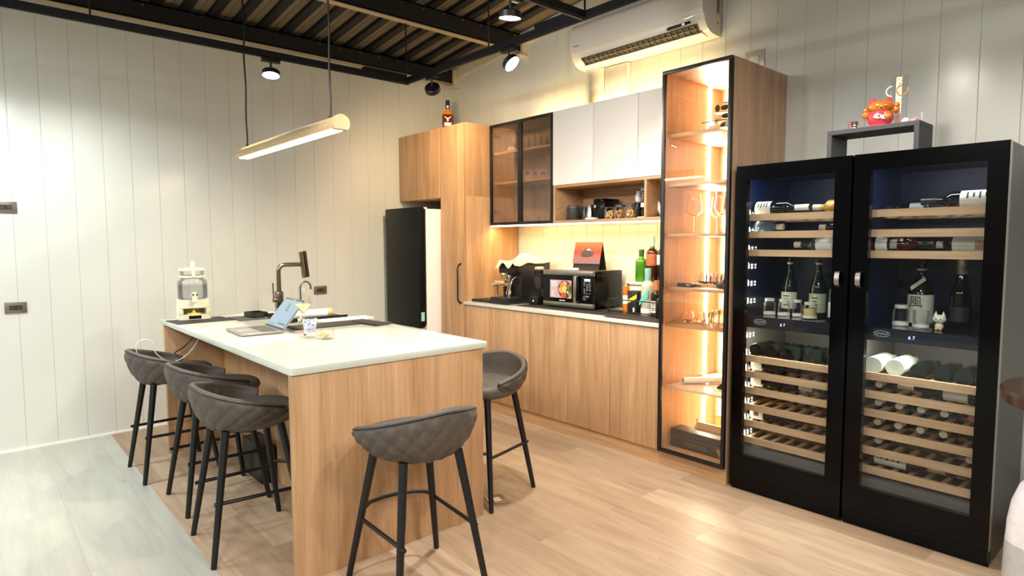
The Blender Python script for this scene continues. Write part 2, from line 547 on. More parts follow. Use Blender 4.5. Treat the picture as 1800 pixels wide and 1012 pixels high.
# ------------------------------------------------------------------ lighting rail and spotlights
RZ = 2.63
t = thing('lighting_rail', 'black rectangular lighting rail frame hung on thin rods under the roof', 'lighting rail', (0, 0, RZ))
seg = [((1.06, 1.10), (-7.3, -1.19)), ((1.10, 6.4), (-1.23, -1.19)), ((2.91, 2.95), (-7.3, -1.23)), ((4.9, 4.94), (-7.3, -1.23))]
for (xa, xb), (ya, yb) in seg:
    m = MB().box(xa, xb, ya, yb, 0.0, 0.04)
    if xb - xa < 1: m.box(xa + 0.012, xb - 0.012, ya, yb, -0.006, 0.0)
    else: m.box(xa, xb, ya + 0.012, yb - 0.012, -0.006, 0.0)
    m.build('rail', BLACKM, t, smooth=False)
MB().box(1.055, 1.105, -1.58, -1.23, 0.04, 0.065).build('power_feed', BLACKM, t, smooth=False)
MB().box(2.55, 2.88, -1.235, -1.185, 0.04, 0.065).build('power_feed', BLACKM, t, smooth=False)
for x, y in [(1.08, -1.21), (2.09, -1.21), (2.93, -1.21), (1.08, -3.26), (1.08, -4.6), (2.93, -2.9), (2.93, -4.4), (4.0, -1.21), (4.92, -1.21), (4.92, -2.9)]:
    MB().tube([(x, y, 0.04), (x, y, (3.09 if x < 1.2 else ROOF(x)) - RZ)], 0.0055, 8).build('hanging_rod', BLACKM, t)
def spotlight(loc, d, label, power=SPOT_W, col=(1.0, 0.9, 0.74), size=1.65, tilt_only=False):
    t = thing('track_spotlight', label, 'spotlight', loc, 0, 'spotlights on the rail frame')
    d = Vector(d).normalized()
    alongx = abs(loc[1] + 1.21) < 0.02
    a = MB().box(-0.06, 0.06, -0.016, 0.016, -0.026, 0) if alongx else MB().box(-0.016, 0.016, -0.06, 0.06, -0.026, 0)
    a.build('adapter', BLACKP, t, bevel=0.003)
    MB().tube([(0, 0, -0.026), (0, 0, -0.075)], 0.007, 10).build('stem', BLACKP, t)
    q = d.to_track_quat('Z', 'Y').to_matrix().to_4x4()
    c = Vector((0, 0, -0.078)) + d * 0.018
    M = Matrix.Translation(c) @ q
    h = MB().lathe([(0, -0.018), (0.05, -0.018), (0.056, -0.012), (0.058, 0.018), (0.054, 0.018), (0.052, 0.012), (0, 0.012)], seg=36).xf(M)
    hd = h.build('head', BLACKP, t)
    MB().lathe([(0, 0.0125), (0.051, 0.0125), (0.051, 0.015), (0, 0.016)], seg=36).xf(M).build('lens', LAMPW, hd)
    l = lamp('SPOT', 'spot_beam', c + d * 0.035, power, col, None, spot_size=size, spot_blend=0.75, shadow_soft_size=0.05)
    l.rotation_euler = d.to_track_quat('-Z', 'Y').to_euler()
    l.parent = t
    return t
spotlight((1.08, -2.26, RZ - 0.006), (0.2, -0.1, -1), 'black spotlight on the left rail beside the pendant cord, lit lens facing down', 40, (1.0, 0.86, 0.66))
spotlight((1.43, -1.21, RZ - 0.006), (-0.7, 0.75, -0.75), 'black spotlight near the rail corner, seen from its dark back', 44, (1.0, 0.70, 0.40), 2.3)
spotlight((2.29, -1.21, RZ - 0.006), (0.65, 0.23, -0.7), 'lit black spotlight tilted to the right, left of the air conditioner', 46, (1.0, 0.92, 0.8))
spotlight((2.93, -1.76, RZ - 0.006), (-0.12, 0.05, -1), 'lit black spotlight at the top of the picture above the one beside the air conditioner', 85, (1.0, 0.95, 0.88), 2.75)
spotlight((1.08, -3.72, RZ - 0.006), (-0.45, 0.2, -1), 'black spotlight at the upper left corner of the picture', 55, (0.93, 0.98, 1.0), 2.2)
spotlight((1.08, -4.9, RZ - 0.006), (0.3, 0.1, -1), 'black spotlight on the left rail beyond the left edge of the picture', 40, (0.86, 0.94, 1.0))
spotlight((4.12, -1.21, RZ - 0.006), (0.2, 0.5, -0.8), 'black spotlight on the rail in front of the wine coolers', 24, (1.0, 0.9, 0.82))
spotlight((2.93, -3.6, RZ - 0.006), (-0.24, 1.0, -0.18), 'added unseen black spotlight on the middle rail, aimed at the white cabinets', 75, (1.0, 0.95, 0.88), 1.0)  # extra lamp, added out of view to brighten the white wall cabinets
spotlight((4.92, -2.5, RZ - 0.006), (-0.8, 0.6, -0.9), 'black spotlight on the right rail above the open floor', 70, (1.0, 0.93, 0.84))
spotlight((4.92, -4.3, RZ - 0.006), (-0.6, 0.1, -1), 'black spotlight on the right rail above the camera side of the room', 50, (1.0, 0.93, 0.84))

# ------------------------------------------------------------------ pendant bar
PW = mat('pale_wood_tube', (188, 162, 120), 0.5, 0, 0.05, 40)
t = thing('pendant_lamp', 'long pale wooden tube pendant lamp with a glowing warm strip over the island', 'pendant lamp', (1.56, -2.375, 2.01))
def tube_cut(r, x0, x1, cut):
    n = 28
    a0 = math.asin(cut / r)
    pts = [(r * math.cos(a0 + (PI - 2 * a0) * i / n), r * math.sin(a0 + (PI - 2 * a0) * i / n)) for i in range(n + 1)]
    return MB().prism(pts, x0, x1, 'x')
tube_cut(0.043, -0.76, 0.72, -0.024).build('tube', PW, t, angle=30)
tube_cut(0.046, 0.725, 0.765, -0.03).build('end_cap', PW, t, angle=30)
MB().box(-0.72, 0.71, -0.031, 0.031, -0.031, -0.0245).build('light_strip', LEDP, t, bevel=0.002)
for x in (-0.64, 0.64):
    z1 = ROOF(1.56 + x) - 2.01 - 0.03
    p = [(x + 0.004 * math.sin(i * 0.9 + x), 0.004 * math.cos(i * 1.3), 0.04 + (z1 - 0.04) * i / 14) for i in range(15)]
    p[0] = (x, 0, 0.04); p[-1] = (x, 0, z1)
    MB().tube(p, 0.0055, 10).build('cord', BLACKM, t)
    MB().lathe([(0, 0.038), (0.012, 0.038), (0.01, 0.055), (0, 0.055)], (x, 0, 0), 16).build('cord_grip', BLACKM, t)
l = lamp('AREA', 'pendant_glow', (0, 0, -0.036), 8, (1.0, 0.82, 0.52), (0, 0, 0), shape='RECTANGLE', size=1.42, size_y=0.05)
l.parent = t

# ------------------------------------------------------------------ kitchen run
DOORZ0, DOORZ1 = 0.092, 0.862
t = thing('fridge_cabinet', 'tall oak cabinet built around the fridge, whisky bottle on top', 'cabinet', (0, 0, 0))
MB().box(0.003, 1.045, -0.617, -0.02, 1.80, 2.42).build('top_box', OAK, t, bevel=0.001)
MB().box(0.70, 0.72, -0.617, -0.02, 0.0, 1.80).box(0.72, 1.027, -0.60, -0.02, 0.09, 1.80).box(1.027, 1.045, -0.617, -0.02, 0.0, 1.80).build('tall_body', OAK, t, bevel=0.001)
MB().box(0.006, 0.697, -0.635, -0.619, 1.80, 2.415).build('flap_door', OAK, t, bevel=0.0015)
MB().box(0.003, 0.70, -0.03, -0.012, 0.0, 1.80).build('back_panel', BLACKP, t)
dr = MB().box(0.70, 1.043, -0.635, -0.619, 0.092, 2.415).build('door', OAK, t, bevel=0.0015)
MB().box(0.70, 1.045, -0.625, -0.60, 0.0, 0.09).build('kickboard', OAKX, t)
hz0, hz1 = 0.873, 1.219
hp = [(0.995, -0.635, hz0), (0.995, -0.66, hz0 + 0.012), (0.995, -0.672, hz0 + 0.04), (0.995, -0.672, hz1 - 0.04), (0.995, -0.66, hz1 - 0.012), (0.995, -0.635, hz1)]
MB().tube(hp, [0.009, 0.008, 0.0075, 0.0075, 0.008, 0.009], 12).build('handle', BLACKM, dr)

t = thing('base_cabinet', 'run of five oak base cabinet doors under the white kitchen worktop', 'cabinet', (1.045, 0, 0))
MB().box(1.047, 3.055, -0.615, -0.02, 0.09, 0.868).build('body', OAKX, t, world=True)
xs = [1.047, 1.45, 1.862, 2.262, 2.656, 3.053]
for a, b in zip(xs, xs[1:]):
    MB().box(a + 0.0015, b - 0.0015, -0.635, -0.617, DOORZ0, DOORZ1).build('door', OAK, t, world=True, bevel=0.0015)
MB().box(1.047, 3.055, -0.622, -0.02, 0.0, 0.09).build('kickboard', OAKX, t, world=True)
tag(MB().box(1.047, 3.053, -0.648, -0.002, 0.868, 0.895).build('kitchen_worktop', QUARTZ, bevel=0.002), 'long white stone worktop along the back wall under the wall cabinets', 'worktop')

# glazed wall cabinet
SHW = wood('oak_shelf', (160, 122, 84), (204, 164, 120), 'X')
DKOAK = OAK
def carcass(m, x0, x1, z0, z1, y0, th=0.018, back=True):
    m.box(x0, x0 + th, y0, -0.004, z0, z1).box(x1 - th, x1, y0, -0.004, z0, z1)
    m.box(x0 + th, x1 - th, y0, -0.004, z0, z0 + th).box(x0 + th, x1 - th, y0, -0.004, z1 - th, z1)
    if back: m.box(x0 + th, x1 - th, -0.014, -0.004, z0 + th, z1 - th)
    return m
def frame_door(t, x0, x1, z0, z1, y, w, pane, th=0.02):
    m = MB().box(x0, x1, y, y + th, z0, z0 + w).box(x0, x1, y, y + th, z1 - w, z1)
    m.box(x0, x0 + w, y, y + th, z0 + w, z1 - w).box(x1 - w, x1, y, y + th, z0 + w, z1 - w)
    d = m.build('door', BLACKM, t, world=True, bevel=0.001)
    MB().box(x0 + w - 0.004, x1 - w + 0.004, y + 0.006, y + 0.010, z0 + w - 0.004, z1 - w + 0.004).build('glass_pane', pane, d, world=True, smooth=False)
    return d
t = thing('glazed_wall_cabinet', 'oak wall cabinet with two smoked glass doors in black frames', 'cabinet', (1.047, 0, 1.55))
carcass(MB(), 1.047, 1.827, 1.55, 2.42, -0.33).build('body', OAK, t, world=True, smooth=False)
for z in (1.905, 2.165):
    MB().box(1.066, 1.808, -0.315, -0.015, z, z + 0.018).build('shelf', SHW, t, world=True, bevel=0.001)
for a, b in ((1.049, 1.436), (1.439, 1.825)):
    d = frame_door(t, a, b, 1.552, 2.418, -0.35, 0.022, SMOKE)
    if a < 1.2:
        for z in (1.67, 2.33):
            MB().lathe([(0, 0), (0.018, 0), (0.018, 0.012), (0.008, 0.016), (0.008, 0.03), (0, 0.03)], (1.09, -0.325, z), 18, 'y').box(1.09, 1.14, -0.32, -0.305, z - 0.006, z + 0.006).build('hinge', CHROME, d, world=True)
for i, (a, b, lb) in enumerate(((1.829, 2.245, 'left'), (2.247, 2.649, 'middle'), (2.651, 3.053, 'right'))):
    t = thing('wall_cabinet', 'white wall cabinet with one plain door, %s of the three under the air conditioner' % lb, 'cabinet', (a, 0, 1.845), 0, 'white wall cabinets')
    MB().box(a, b, -0.33, -0.002, 1.845, 2.42).build('body', WHITEL, t, world=True)
    MB().box(a + 0.001, b - 0.001, -0.35, -0.332, 1.845, 2.418).build('door', WHITEL, t, world=True, bevel=0.0012)
t = thing('open_shelf_unit', 'open oak shelf compartment under the white wall cabinets', 'shelf', (1.829, 0, 1.552))
carcass(MB(), 1.829, 3.053, 1.552, 1.843, -0.345).box(2.705, 2.723, -0.345, -0.014, 1.57, 1.825).build('body', OAKX, t, world=True, bevel=0.0008)
t = thing('under_cabinet_light', 'slim lit aluminium light strip along the underside of the wall cabinets', 'light strip', (1.05, -0.33, 1.54))
MB().box(1.05, 3.05, -0.349, -0.325, 1.540, 1.549).build('profile', STEEL, t, world=True)
MB().box(1.055, 3.045, -0.3465, -0.3275, 1.5355, 1.5398).box(1.055, 3.045, -0.3505, -0.3492, 1.541, 1.548).build('diffuser', LEDU, t, world=True)
l = lamp('AREA', 'under_cabinet_glow', (1.0, -0.0, -0.012), 6.5, (1.0, 0.62, 0.25), (R(24), 0, 0), shape='RECTANGLE', size=1.95, size_y=0.02); l.parent = t
t = thing('cabinet_top_light', 'warm light strip lying on top of the wall cabinets behind their front edge', 'light strip', (1.9, -0.09, 2.42))
MB().box(1.30, 3.02, -0.10, -0.08, 2.4205, 2.428).build('profile', STEEL, t, world=True)
MB().box(1.31, 3.01, -0.098, -0.082, 2.428, 2.432).build('diffuser', LEDU, t, world=True)
l = lamp('AREA', 'cabinet_top_glow', (0.27, 0.0, 0.018), 5.5, (1.0, 0.68, 0.30), (PI, 0, 0), shape='RECTANGLE', size=1.7, size_y=0.02); l.parent = t

# tall display cabinet
DX0, DX1 = 3.057, 3.512
t = thing('display_cabinet', 'tall narrow oak display cabinet with a black framed glass door and glowing strip', 'cabinet', (DX0, 0, 0))
m = carcass(MB(), DX0, DX1, 0.094, 2.42, -0.632)
m.build('body', OAKP, t, world=True, smooth=False)
MB().box(DX0, DX1, -0.622, -0.02, 0.0, 0.094).build('kickboard', OAKX, t, world=True)
GSH = mat('glossy_stone_shelf', (200, 182, 160), 0.12)
SH = [(0.492, 0.016), (0.878, 0.018), (1.105, 0.018), (1.432, 0.018), (1.735, 0.018), (2.028, 0.022)]
for i, (z, h) in enumerate(SH):
    MB().box(DX0 + 0.019, DX1 - 0.019, -0.605, -0.015, z, z + h).build('shelf', GSH if i == 0 else SHW, t, world=True, bevel=0.001)
d = frame_door(t, DX0 + 0.001, DX1 - 0.001, 0.096, 2.419, -0.656, 0.02, PANE, 0.022)
d2 = MB().box(DX1 - 0.0215, DX1 - 0.001, -0.633, -0.631, 0.1, 2.41).build('door_seal', BLACKP, d, world=True)
zs = [0.114] + [z for z, h in SH]
ze = [z - 0.001 for z, h in SH] + [2.40]
za = [0.13] + [z + h + 0.001 for z, h in SH]
for a, b in zip(za, ze):
    MB().box(DX0 + 0.019, DX0 + 0.025, -0.155, -0.143, a, b).build('light_strip', LED, t, world=True)
    l = lamp('AREA', 'cabinet_glow', (0.032, -0.149, (a + b) / 2), 7.5 * (b - a) / 0.3, (1.0, 0.84, 0.60), (0, R(-90), 0), shape='RECTANGLE', size=b - a, size_y=0.012); l.parent = t

# ------------------------------------------------------------------ air conditioner
ACW = mat('air_conditioner_white', (222, 218, 208), 0.22, 0, 0.01)
t = thing('air_conditioner', 'long white split air conditioner mounted high on the back wall', 'air conditioner', (1.89, 0, 2.76))
body = [(-0.006, 3.08), (-0.16, 3.085), (-0.20, 3.07), (-0.222, 3.03), (-0.232, 2.96), (-0.23, 2.90), (-0.215, 2.86), (-0.21, 2.842),
        (-0.2, 2.82), (-0.175, 2.79), (-0.14, 2.77), (-0.1, 2.76), (-0.05, 2.757), (-0.006, 2.757)]
MB().prism(body, 1.895, 3.06, 'x').build('casing', ACW, t, world=True, bevel=0.004, segs=2, angle=45)
fp = [(-0.16, 3.0885), (-0.204, 3.074), (-0.2275, 3.032), (-0.2375, 2.96), (-0.2355, 2.90), (-0.221, 2.862), (-0.2165, 2.868), (-0.23, 2.905), (-0.232, 2.96), (-0.222, 3.03), (-0.20, 3.07), (-0.16, 3.085)]
MB().prism(fp, 1.897, 3.058, 'x').build('front_panel', mat('air_conditioner_gloss', (214, 210, 202), 0.08, 0, 0.01), t, world=True, angle=45)
slot = MB().prism([(-0.202, 2.818), (-0.206, 2.812), (-0.158, 2.774), (-0.15, 2.778)], 1.99, 3.0, 'x')
sl = slot.build('air_outlet', mat('outlet_dark', (18, 14, 12), 0.5), t, world=True, smooth=False)
m = MB()
for i in range(22):
    x = 2.0 + i * 0.0465
    m.prism([(-0.2, 2.806), (-0.205, 2.802), (-0.162, 2.770), (-0.158, 2.774)], x, x + 0.004, 'x')
m.prism([(-0.184, 2.796), (-0.187, 2.7925), (-0.180, 2.7875), (-0.177, 2.791)], 1.995, 2.995, 'x')
m.build('louvre_fins', mat('fin_plastic', (84, 74, 58), 0.4), sl, world=True, smooth=False)
MB().prism([(-0.157, 2.771), (-0.160, 2.765), (-0.085, 2.7535), (-0.085, 2.757)], 1.98, 3.01, 'x').build('vane', ACW, t, world=True, smooth=False)
dp = MB(); pts = []
for i in range(16):
    a = PI / 2 + PI * i / 15
    pts.append((2.79 + 0.014 * math.cos(a), 0.014 * math.sin(a)))
for i in range(16):
    a = -PI / 2 + PI * i / 15
    pts.append((2.945 + 0.014 * math.cos(a), 0.014 * math.sin(a)))
vs = [(x, z, 0) for x, z in pts]
dp.prism(vs and [(p[0], p[1]) for p in pts], 0.0, 0.004, 'z')
M = Matrix.Translation((0, -0.2125, 2.832)) @ Matrix.Rotation(R(68), 4, 'X')
ds = dp.xf(M).build('display', mat('display_grey', (70, 62, 56), 0.15), t, world=True)
q = Matrix.Translation((2.915, -0.2125, 2.832)) @ Matrix.Rotation(R(68), 4, 'X')
tm = text_mesh('temperature_digits', '26', 0.022, BLUE, ds, (0, 0, 0), (0, 0, 0)); tm.parent = ds
tm.location = Vector((2.905 - 1.89, -0.2125, 2.832 - 2.76)) + (Matrix.Rotation(R(68), 3, 'X') @ Vector((0, 0, 0.0045))); tm.rotation_euler = (R(68), 0, 0)
# energy label on the right side
sd = MB().box(3.0605, 3.0615, -0.065, -0.035, 2.90, 3.06).box(3.0605, 3.0615, -0.06, -0.045, 2.83, 2.845).build('rating_sticker', mat('sticker_grey', (120, 118, 110), 0.6, 0, 0.4, 240), t, world=True)
lg = MB()
for i in range(7):
    lg.box(1.94 + i * 0.0075, 1.9455 + i * 0.0075, -0.2366, -0.2357, 2.905, 2.911)
lg.build('maker_badge', INK, t, world=True, smooth=False)
t = thing('pipe_cover', 'white plastic pipe duct below the air conditioner, lit from below', 'pipe cover', (2.1, 0, 2.43))
DUCT = mat('duct_plastic', (226, 222, 206), 0.35)
MB().prism([(1.90, -0.002), (1.90, -0.05), (1.93, -0.085), (1.99, -0.095), (2.04, -0.09), (2.08, -0.06), (2.09, -0.002)], 2.422, 2.755, 'z').build('duct', DUCT, t, world=True, angle=40)
MB().box(2.092, 2.31, -0.045, -0.002, 2.425, 2.752).build('cover_plate', DUCT, t, world=True, bevel=0.003)
# ------------------------------------------------------------------ fridge
FRB = mat('fridge_black_glass', (7, 11, 11), 0.4, 0, 0.03)
_fp = FRB.node_tree.nodes['Principled BSDF']; _fp.inputs['Specular IOR Level'].default_value = 0.2
t = thing('fridge', 'fridge with black door and white sides inside the oak cabinet', 'fridge', (0.08, 0, 0))
MB().box(0.09, 0.665, -0.775, -0.06, 0.0, 1.70).build('body', WHITEL, t, world=True, bevel=0.006)
MB().box(0.086, 0.668, -0.845, -0.79, 0.645, 1.715).build('door', FRB, t, world=True, bevel=0.008)
MB().box(0.09, 0.665, -0.79, -0.775, 0.66, 1.70).build('door_gasket', BLACKP, t, world=True)
for a, b in ((0.04, 0.335), (0.35, 0.635)):
    MB().box(0.086, 0.668, -0.845, -0.777, a, b).build('drawer', mat('fridge_silver', (176, 178, 182), 0.3, 0.4), t, world=True, bevel=0.008)
MB().box(0.6685, 0.6695, -0.835, -0.80, 0.70, 0.78).build('door_sticker', mat('mint_sticker', (150, 215, 200), 0.5), t, world=True)
MB().box(0.50, 0.64, -0.80, -0.74, 1.70, 1.715).build('hinge_cover', WHITEL, t, world=True, bevel=0.003)

# ------------------------------------------------------------------ island
IX0, IX1, IY0, IY1 = 0.70, 2.90, -2.905, -1.885
t = thing('island_cabinet', 'oak kitchen island cabinet with open knee space on the stool side', 'cabinet', (0.73, -2.4, 0))
MB().box(2.85, 2.888, -2.895, -1.915, 0, 0.87).build('end_panel', OAK, t, world=True, bevel=0.001)
MB().box(0.73, 0.768, -2.895, -1.915, 0, 0.87).build('end_panel', OAK, t, world=True, bevel=0.001)
MB().box(0.768, 2.85, -2.53, -2.51, 0, 0.87).build('back_panel', OAK, t, world=True)
MB().box(0.768, 2.85, -2.51, -2.0, 0.0, 0.1).build('plinth', OAKX, t, world=True)
for i in range(4):
    a = 0.77 + i * 0.52
    MB().box(a + 0.001, a + 0.518, -2.0, -1.982, 0.1, 0.866).build('door', OAK, t, world=True, bevel=0.0015)
def worktop():
    hx0, hx1, hy0, hy1 = 0.86, 1.52, -2.36, -1.96
    r = 0.012
    def rr(x0, x1, y0, y1, r):
        out = []
        for cx, cy, a in ((x1 - r, y1 - r, 0), (x0 + r, y1 - r, 90), (x0 + r, y0 + r, 180), (x1 - r, y0 + r, 270)):
            for k in range(5):
                q = R(a + 22.5 * k); out.append((cx + r * math.cos(q), cy + r * math.sin(q)))
        return out
    o = rr(IX0, IX1, IY0, IY1, 0.02); i = rr(hx0, hx1, hy0, hy1, 0.015)
    n = len(o)
    vs = [(x, y, z) for z in (0.87, 0.90) for p in (o, i) for x, y in p]
    fs = []
    for k in range(n):
        j = (k + 1) % n
        fs += [(k, j, n + j, n + k), (2 * n + k, 2 * n + j, 3 * n + j, 3 * n + k), (k, j, 2 * n + j, 2 * n + k), (n + k, n + j, 3 * n + j, 3 * n + k)]
    return MB().add(vs, fs)
wt = thing('island_worktop', 'white stone worktop of the island with the sink cut into it', 'worktop', (1.8, -2.4, 0.87))
worktop().build('slab', QUARTZ, wt, world=True, bevel=0.0015, segs=2)
s = MB().box(0.855, 1.525, -2.365, -1.955, 0.66, 0.668)
for a in ((0.852, 0.86, -2.368, -1.952), (1.52, 1.528, -2.368, -1.952), (0.86, 1.52, -2.368, -2.36), (0.86, 1.52, -1.96, -1.952)):
    s.box(*a, 0.66, 0.869)
s.build('sink_basin', STEEL, wt, world=True, smooth=False)

# faucet, filter tap
def arc(c, r, a0, a1, n, u, v):
    return [tuple(Vector(c) + r * (math.cos(a) * Vector(u) + math.sin(a) * Vector(v))) for a in [a0 + (a1 - a0) * i / n for i in range(n + 1)]]
BR = mat('brushed_gunmetal', (128, 120, 110), 0.26, 1.0, 0.05, 70)
f = thing('kitchen_faucet', 'tall brushed metal kitchen faucet with a crane spout and pull-out spray', 'faucet', (0.80, -2.145, 0.90))
MB().lathe([(0, 0), (0.03, 0), (0.03, 0.012), (0.024, 0.016), (0.024, 0.15), (0, 0.15)], seg=24).build('body', BR, f)
MB().box(-0.024, 0.024, -0.024, 0.024, 0.02, 0.145).build('square_sleeve', BR, f, bevel=0.003)
p = [(0, 0, 0.145), (0, 0, 0.29)] + arc((0, 0.045, 0.295), 0.045, PI, PI / 2, 8, (0, 1, 0), (0, 0, 1))[1:] + [(0, 0.165, 0.34)]
MB().tube(p, 0.0155, 16).build('spout', BR, f)
m = MB().tube([(0, 0.172, 0.435), (0, 0.192, 0.24)], 0.0165, 18)
m.build('spray_head', mat('faucet_spray', (150, 138, 125), 0.18, 1.0), f)
MB().tube([(0.0, 0.200, 0.44), (0.0, 0.222, 0.245)], 0.012, 14).build('spray_grip', mat('dark_bronze', (62, 48, 40), 0.3, 0.6), f)
h = MB().tube([(0, -0.02, 0.085), (0, -0.045, 0.085)], 0.017, 18).build('lever_base', BR, f)
MB().tube([(0, -0.04, 0.09), (0, -0.044, 0.21)], 0.005, 10).build('lever', BR, h)
g = thing('filter_tap', 'small curved filter water tap behind the stemmed glass', 'tap', (0.80, -1.955, 0.90))
p = [(0, 0, 0.0), (0, 0, 0.16)] + arc((0, 0.0, 0.16), 0.001, 0, 0.1, 1, (0, 1, 0), (0, 0, 1))[:0]
p = [(0, -0.03, 0.0), (0, -0.03, 0.17)] + arc((0, 0.01, 0.17), 0.04, PI, 0, 14, (0, 1, 0), (0, 0, 1))[1:] + [(0, 0.05, 0.15)]
MB().tube(p, 0.0065, 12).build('curved_pipe', BR, g)
MB().lathe([(0, 0), (0.018, 0), (0.018, 0.02), (0.011, 0.028), (0, 0.028)], (0, -0.03, 0), 20).build('base', BR, g)

# stuff around the sink
tag(MB().box(-0.125, 0.125, -0.17, 0.17, 0, 0.004).build('black_mat', MATB, loc=(0.985, -2.73, 0.90)), 'thin black mat beside the water dispenser on the island', 'mat').rotation_euler.z = 0.06
tag(MB().box(-0.095, 0.095, -0.26, 0.26, 0, 0.006).build('black_mat', MATB, loc=(1.76, -2.19, 0.90)), 'long black rubber mat lying behind the blue printed cup', 'mat')
tag(MB().box(-0.13, 0.13, -0.055, 0.055, 0, 0.005).build('black_mat', MATB, loc=(1.87, -1.9435 + 0.0, 0.9062)), 'short black mat at the far right end of the island', 'mat').rotation_euler.z = 0.1
bpy.data.objects['black_mat.002'].location = (1.88, -1.985, 0.9062)
tag(MB().box(-0.16, 0.10, -0.09, 0.09, 0, 0.004).build('black_mat', mat('grey_mat', (60, 60, 60), 0.6), loc=(1.10, -2.46, 0.90)), 'dark grey drying mat left of the laptop screen', 'mat')
t = thing('black_tray', 'black box with a green label lying left of the laptop screen', 'box', (1.05, -2.40, 0.904), 0.1)
m = MB().box(-0.07, 0.07, -0.05, 0.05, 0, 0.005).box(-0.07, 0.07, -0.05, -0.044, 0.005, 0.034).box(-0.07, 0.07, 0.044, 0.05, 0.005, 0.034).box(-0.07, -0.064, -0.044, 0.044, 0.005, 0.034).box(0.064, 0.07, -0.044, 0.044, 0.005, 0.034)
m.build('shell', BLACKP, t, smooth=False)
MB().box(-0.05, 0.05, -0.0512, -0.0502, 0.008, 0.03).build('green_strip', mat('dark_green_label', (28, 50, 26), 0.5), t)
MB().box(0.0702, 0.0712, -0.04, 0.02, 0.008, 0.03).build('green_strip', mat('dark_green_label', (28, 50, 26), 0.5), t)
t = thing('sink_caddy', 'black tray behind the stemmed glass with a rolled white towel on it', 'tray', (1.30, -2.16, 0.90))
MB().box(-0.17, 0.17, -0.19, 0.22, 0, 0.008).box(-0.17, -0.162, -0.19, 0.22, 0.008, 0.03).box(0.162, 0.17, -0.19, 0.22, 0.008, 0.02).build('shell', BLACKP, t, smooth=False)
t = thing('paper_roll', 'white roll with a tan round end on the black sink tray', 'roll', (1.40, -2.17, 0.936))
MB().lathe([(0, -0.15), (0.026, -0.15), (0.028, -0.145), (0.028, 0.11), (0, 0.11)], seg=24, axis='y').build('roll', PAPER, t)
MB().lathe([(0, 0.111), (0.027, 0.111), (0.03, 0.125), (0.026, 0.145), (0, 0.15)], seg=24, axis='y').build('knob', mat('tan_wood', (206, 172, 116), 0.5), t)
def scrap(name, loc, s, m, label, cat, rz=0):
    o = MB().box(-s[0] / 2, s[0] / 2, -s[1] / 2, s[1] / 2, 0, s[2]).build(name, m, loc=loc, bevel=min(0.002, s[2] / 3))
    o.rotation_euler.z = rz
    return tag(o, label, cat)
scrap('towel', (1.60, -2.02, 0.90), (0.13, 0.34, 0.012), mat('pinkish_towel', (232, 216, 204), 0.8, bump=0.4), 'folded pale pinkish towel between the sink tray and the long black mat', 'towel')
t = thing('bottle_stopper_set', 'little steel stoppers standing behind the blue cup', 'stoppers', (1.60, -2.33, 0.90))
for i, (x, y, h) in enumerate(((0, 0, 0.035), (0.0, 0.05, 0.028), (-0.03, 0.025, 0.04), (0.02, 0.10, 0.03))):
    MB().lathe([(0, 0), (0.011, 0), (0.011, h * 0.4), (0.005, h * 0.5), (0.009, h), (0, h)], (x, y, 0), 16).build('stopper', CHROME, t)

# water dispenser
t = thing('water_dispenser', 'cream drink dispenser with clear jar, spout and carry handle', 'water dispenser', (0.85, -2.735, 0.90), R(82))
CW = mat('cream_plastic', (222, 216, 190), 0.35, 0, 0.01)
def rrect(w, d, r, n=6):
    out = []
    for cx, cy, a in ((w - r, d - r, 0), (-w + r, d - r, 90), (-w + r, -d + r, 180), (w - r, -d + r, 270)):
        for k in range(n + 1):
            q = R(a + 90 * k / n); out.append((cx + r * math.cos(q), cy + r * math.sin(q)))
    return out
def loft(rings, m=None):
    m = m or MB(); n = len(rings[0]); vs = [p for r in rings for p in r]; fs = []
    for i in range(len(rings) - 1):
        for k in range(n):
            j = (k + 1) % n
            fs.append((i * n + k, i * n + j, (i + 1) * n + j, (i + 1) * n + k))
    fs.append(tuple(range(n - 1, -1, -1))); fs.append(tuple((len(rings) - 1) * n + k for k in range(n)))
    return m.add(vs, fs)
loft([[(x, y, z) for x, y in rrect(w, 0.085, 0.03)] for w, z in ((0.098, 0.0), (0.098, 0.004), (0.096, 0.036))]).build('base', CW, t, angle=40)
for sx in (-1, 1):
    MB().box(sx * 0.066, sx * 0.094, -0.078, 0.078, 0.0362, 0.078).build('side_post', CW, t, bevel=0.006)
MB().box(-0.066, 0.066, 0.05, 0.078, 0.0362, 0.078).build('back_post', mat('grey_tint_plastic', (150, 148, 136), 0.3), t)
loft([[(x, y, z) for x, y in rrect(w, 0.085, 0.03)] for w, z in ((0.095, 0.0785), (0.092, 0.133))]).build('jar_seat', CW, t, angle=40)
MB().lathe([(0, 0.134), (0.086, 0.134), (0.090, 0.142), (0.090, 0.245), (0.086, 0.258), (0.073, 0.268), (0.071, 0.318), (0.0, 0.318)], seg=36).build('jar', glass('jar_glass', (0.97, 0.98, 0.98), 0.8, edge=0.35), t)
MB().lathe([(0, 0.136), (0.084, 0.136), (0.087, 0.144), (0.087, 0.226), (0, 0.226)], seg=36).build('water', glass('water_tint', (0.82, 0.83, 0.84), 0.3), t)
MB().lathe([(0.073, 0.276), (0.078, 0.277), (0.078, 0.290), (0.073, 0.290)], seg=36).lathe([(0, 0.319), (0.077, 0.319), (0.079, 0.326), (0.075, 0.334), (0.04, 0.338), (0, 0.339)], seg=36).build('lid', CW, t)
hp = [(0, -0.081, 0.283), (0, -0.079, 0.33)] + arc((0, -0.048, 0.345), 0.031, PI, 0, 10, (0, 1, 0), (0, 0, 1)) + [(0, -0.017, 0.335)]
MB().tube(hp, 0.010, 12).build('carry_handle', CW, t)
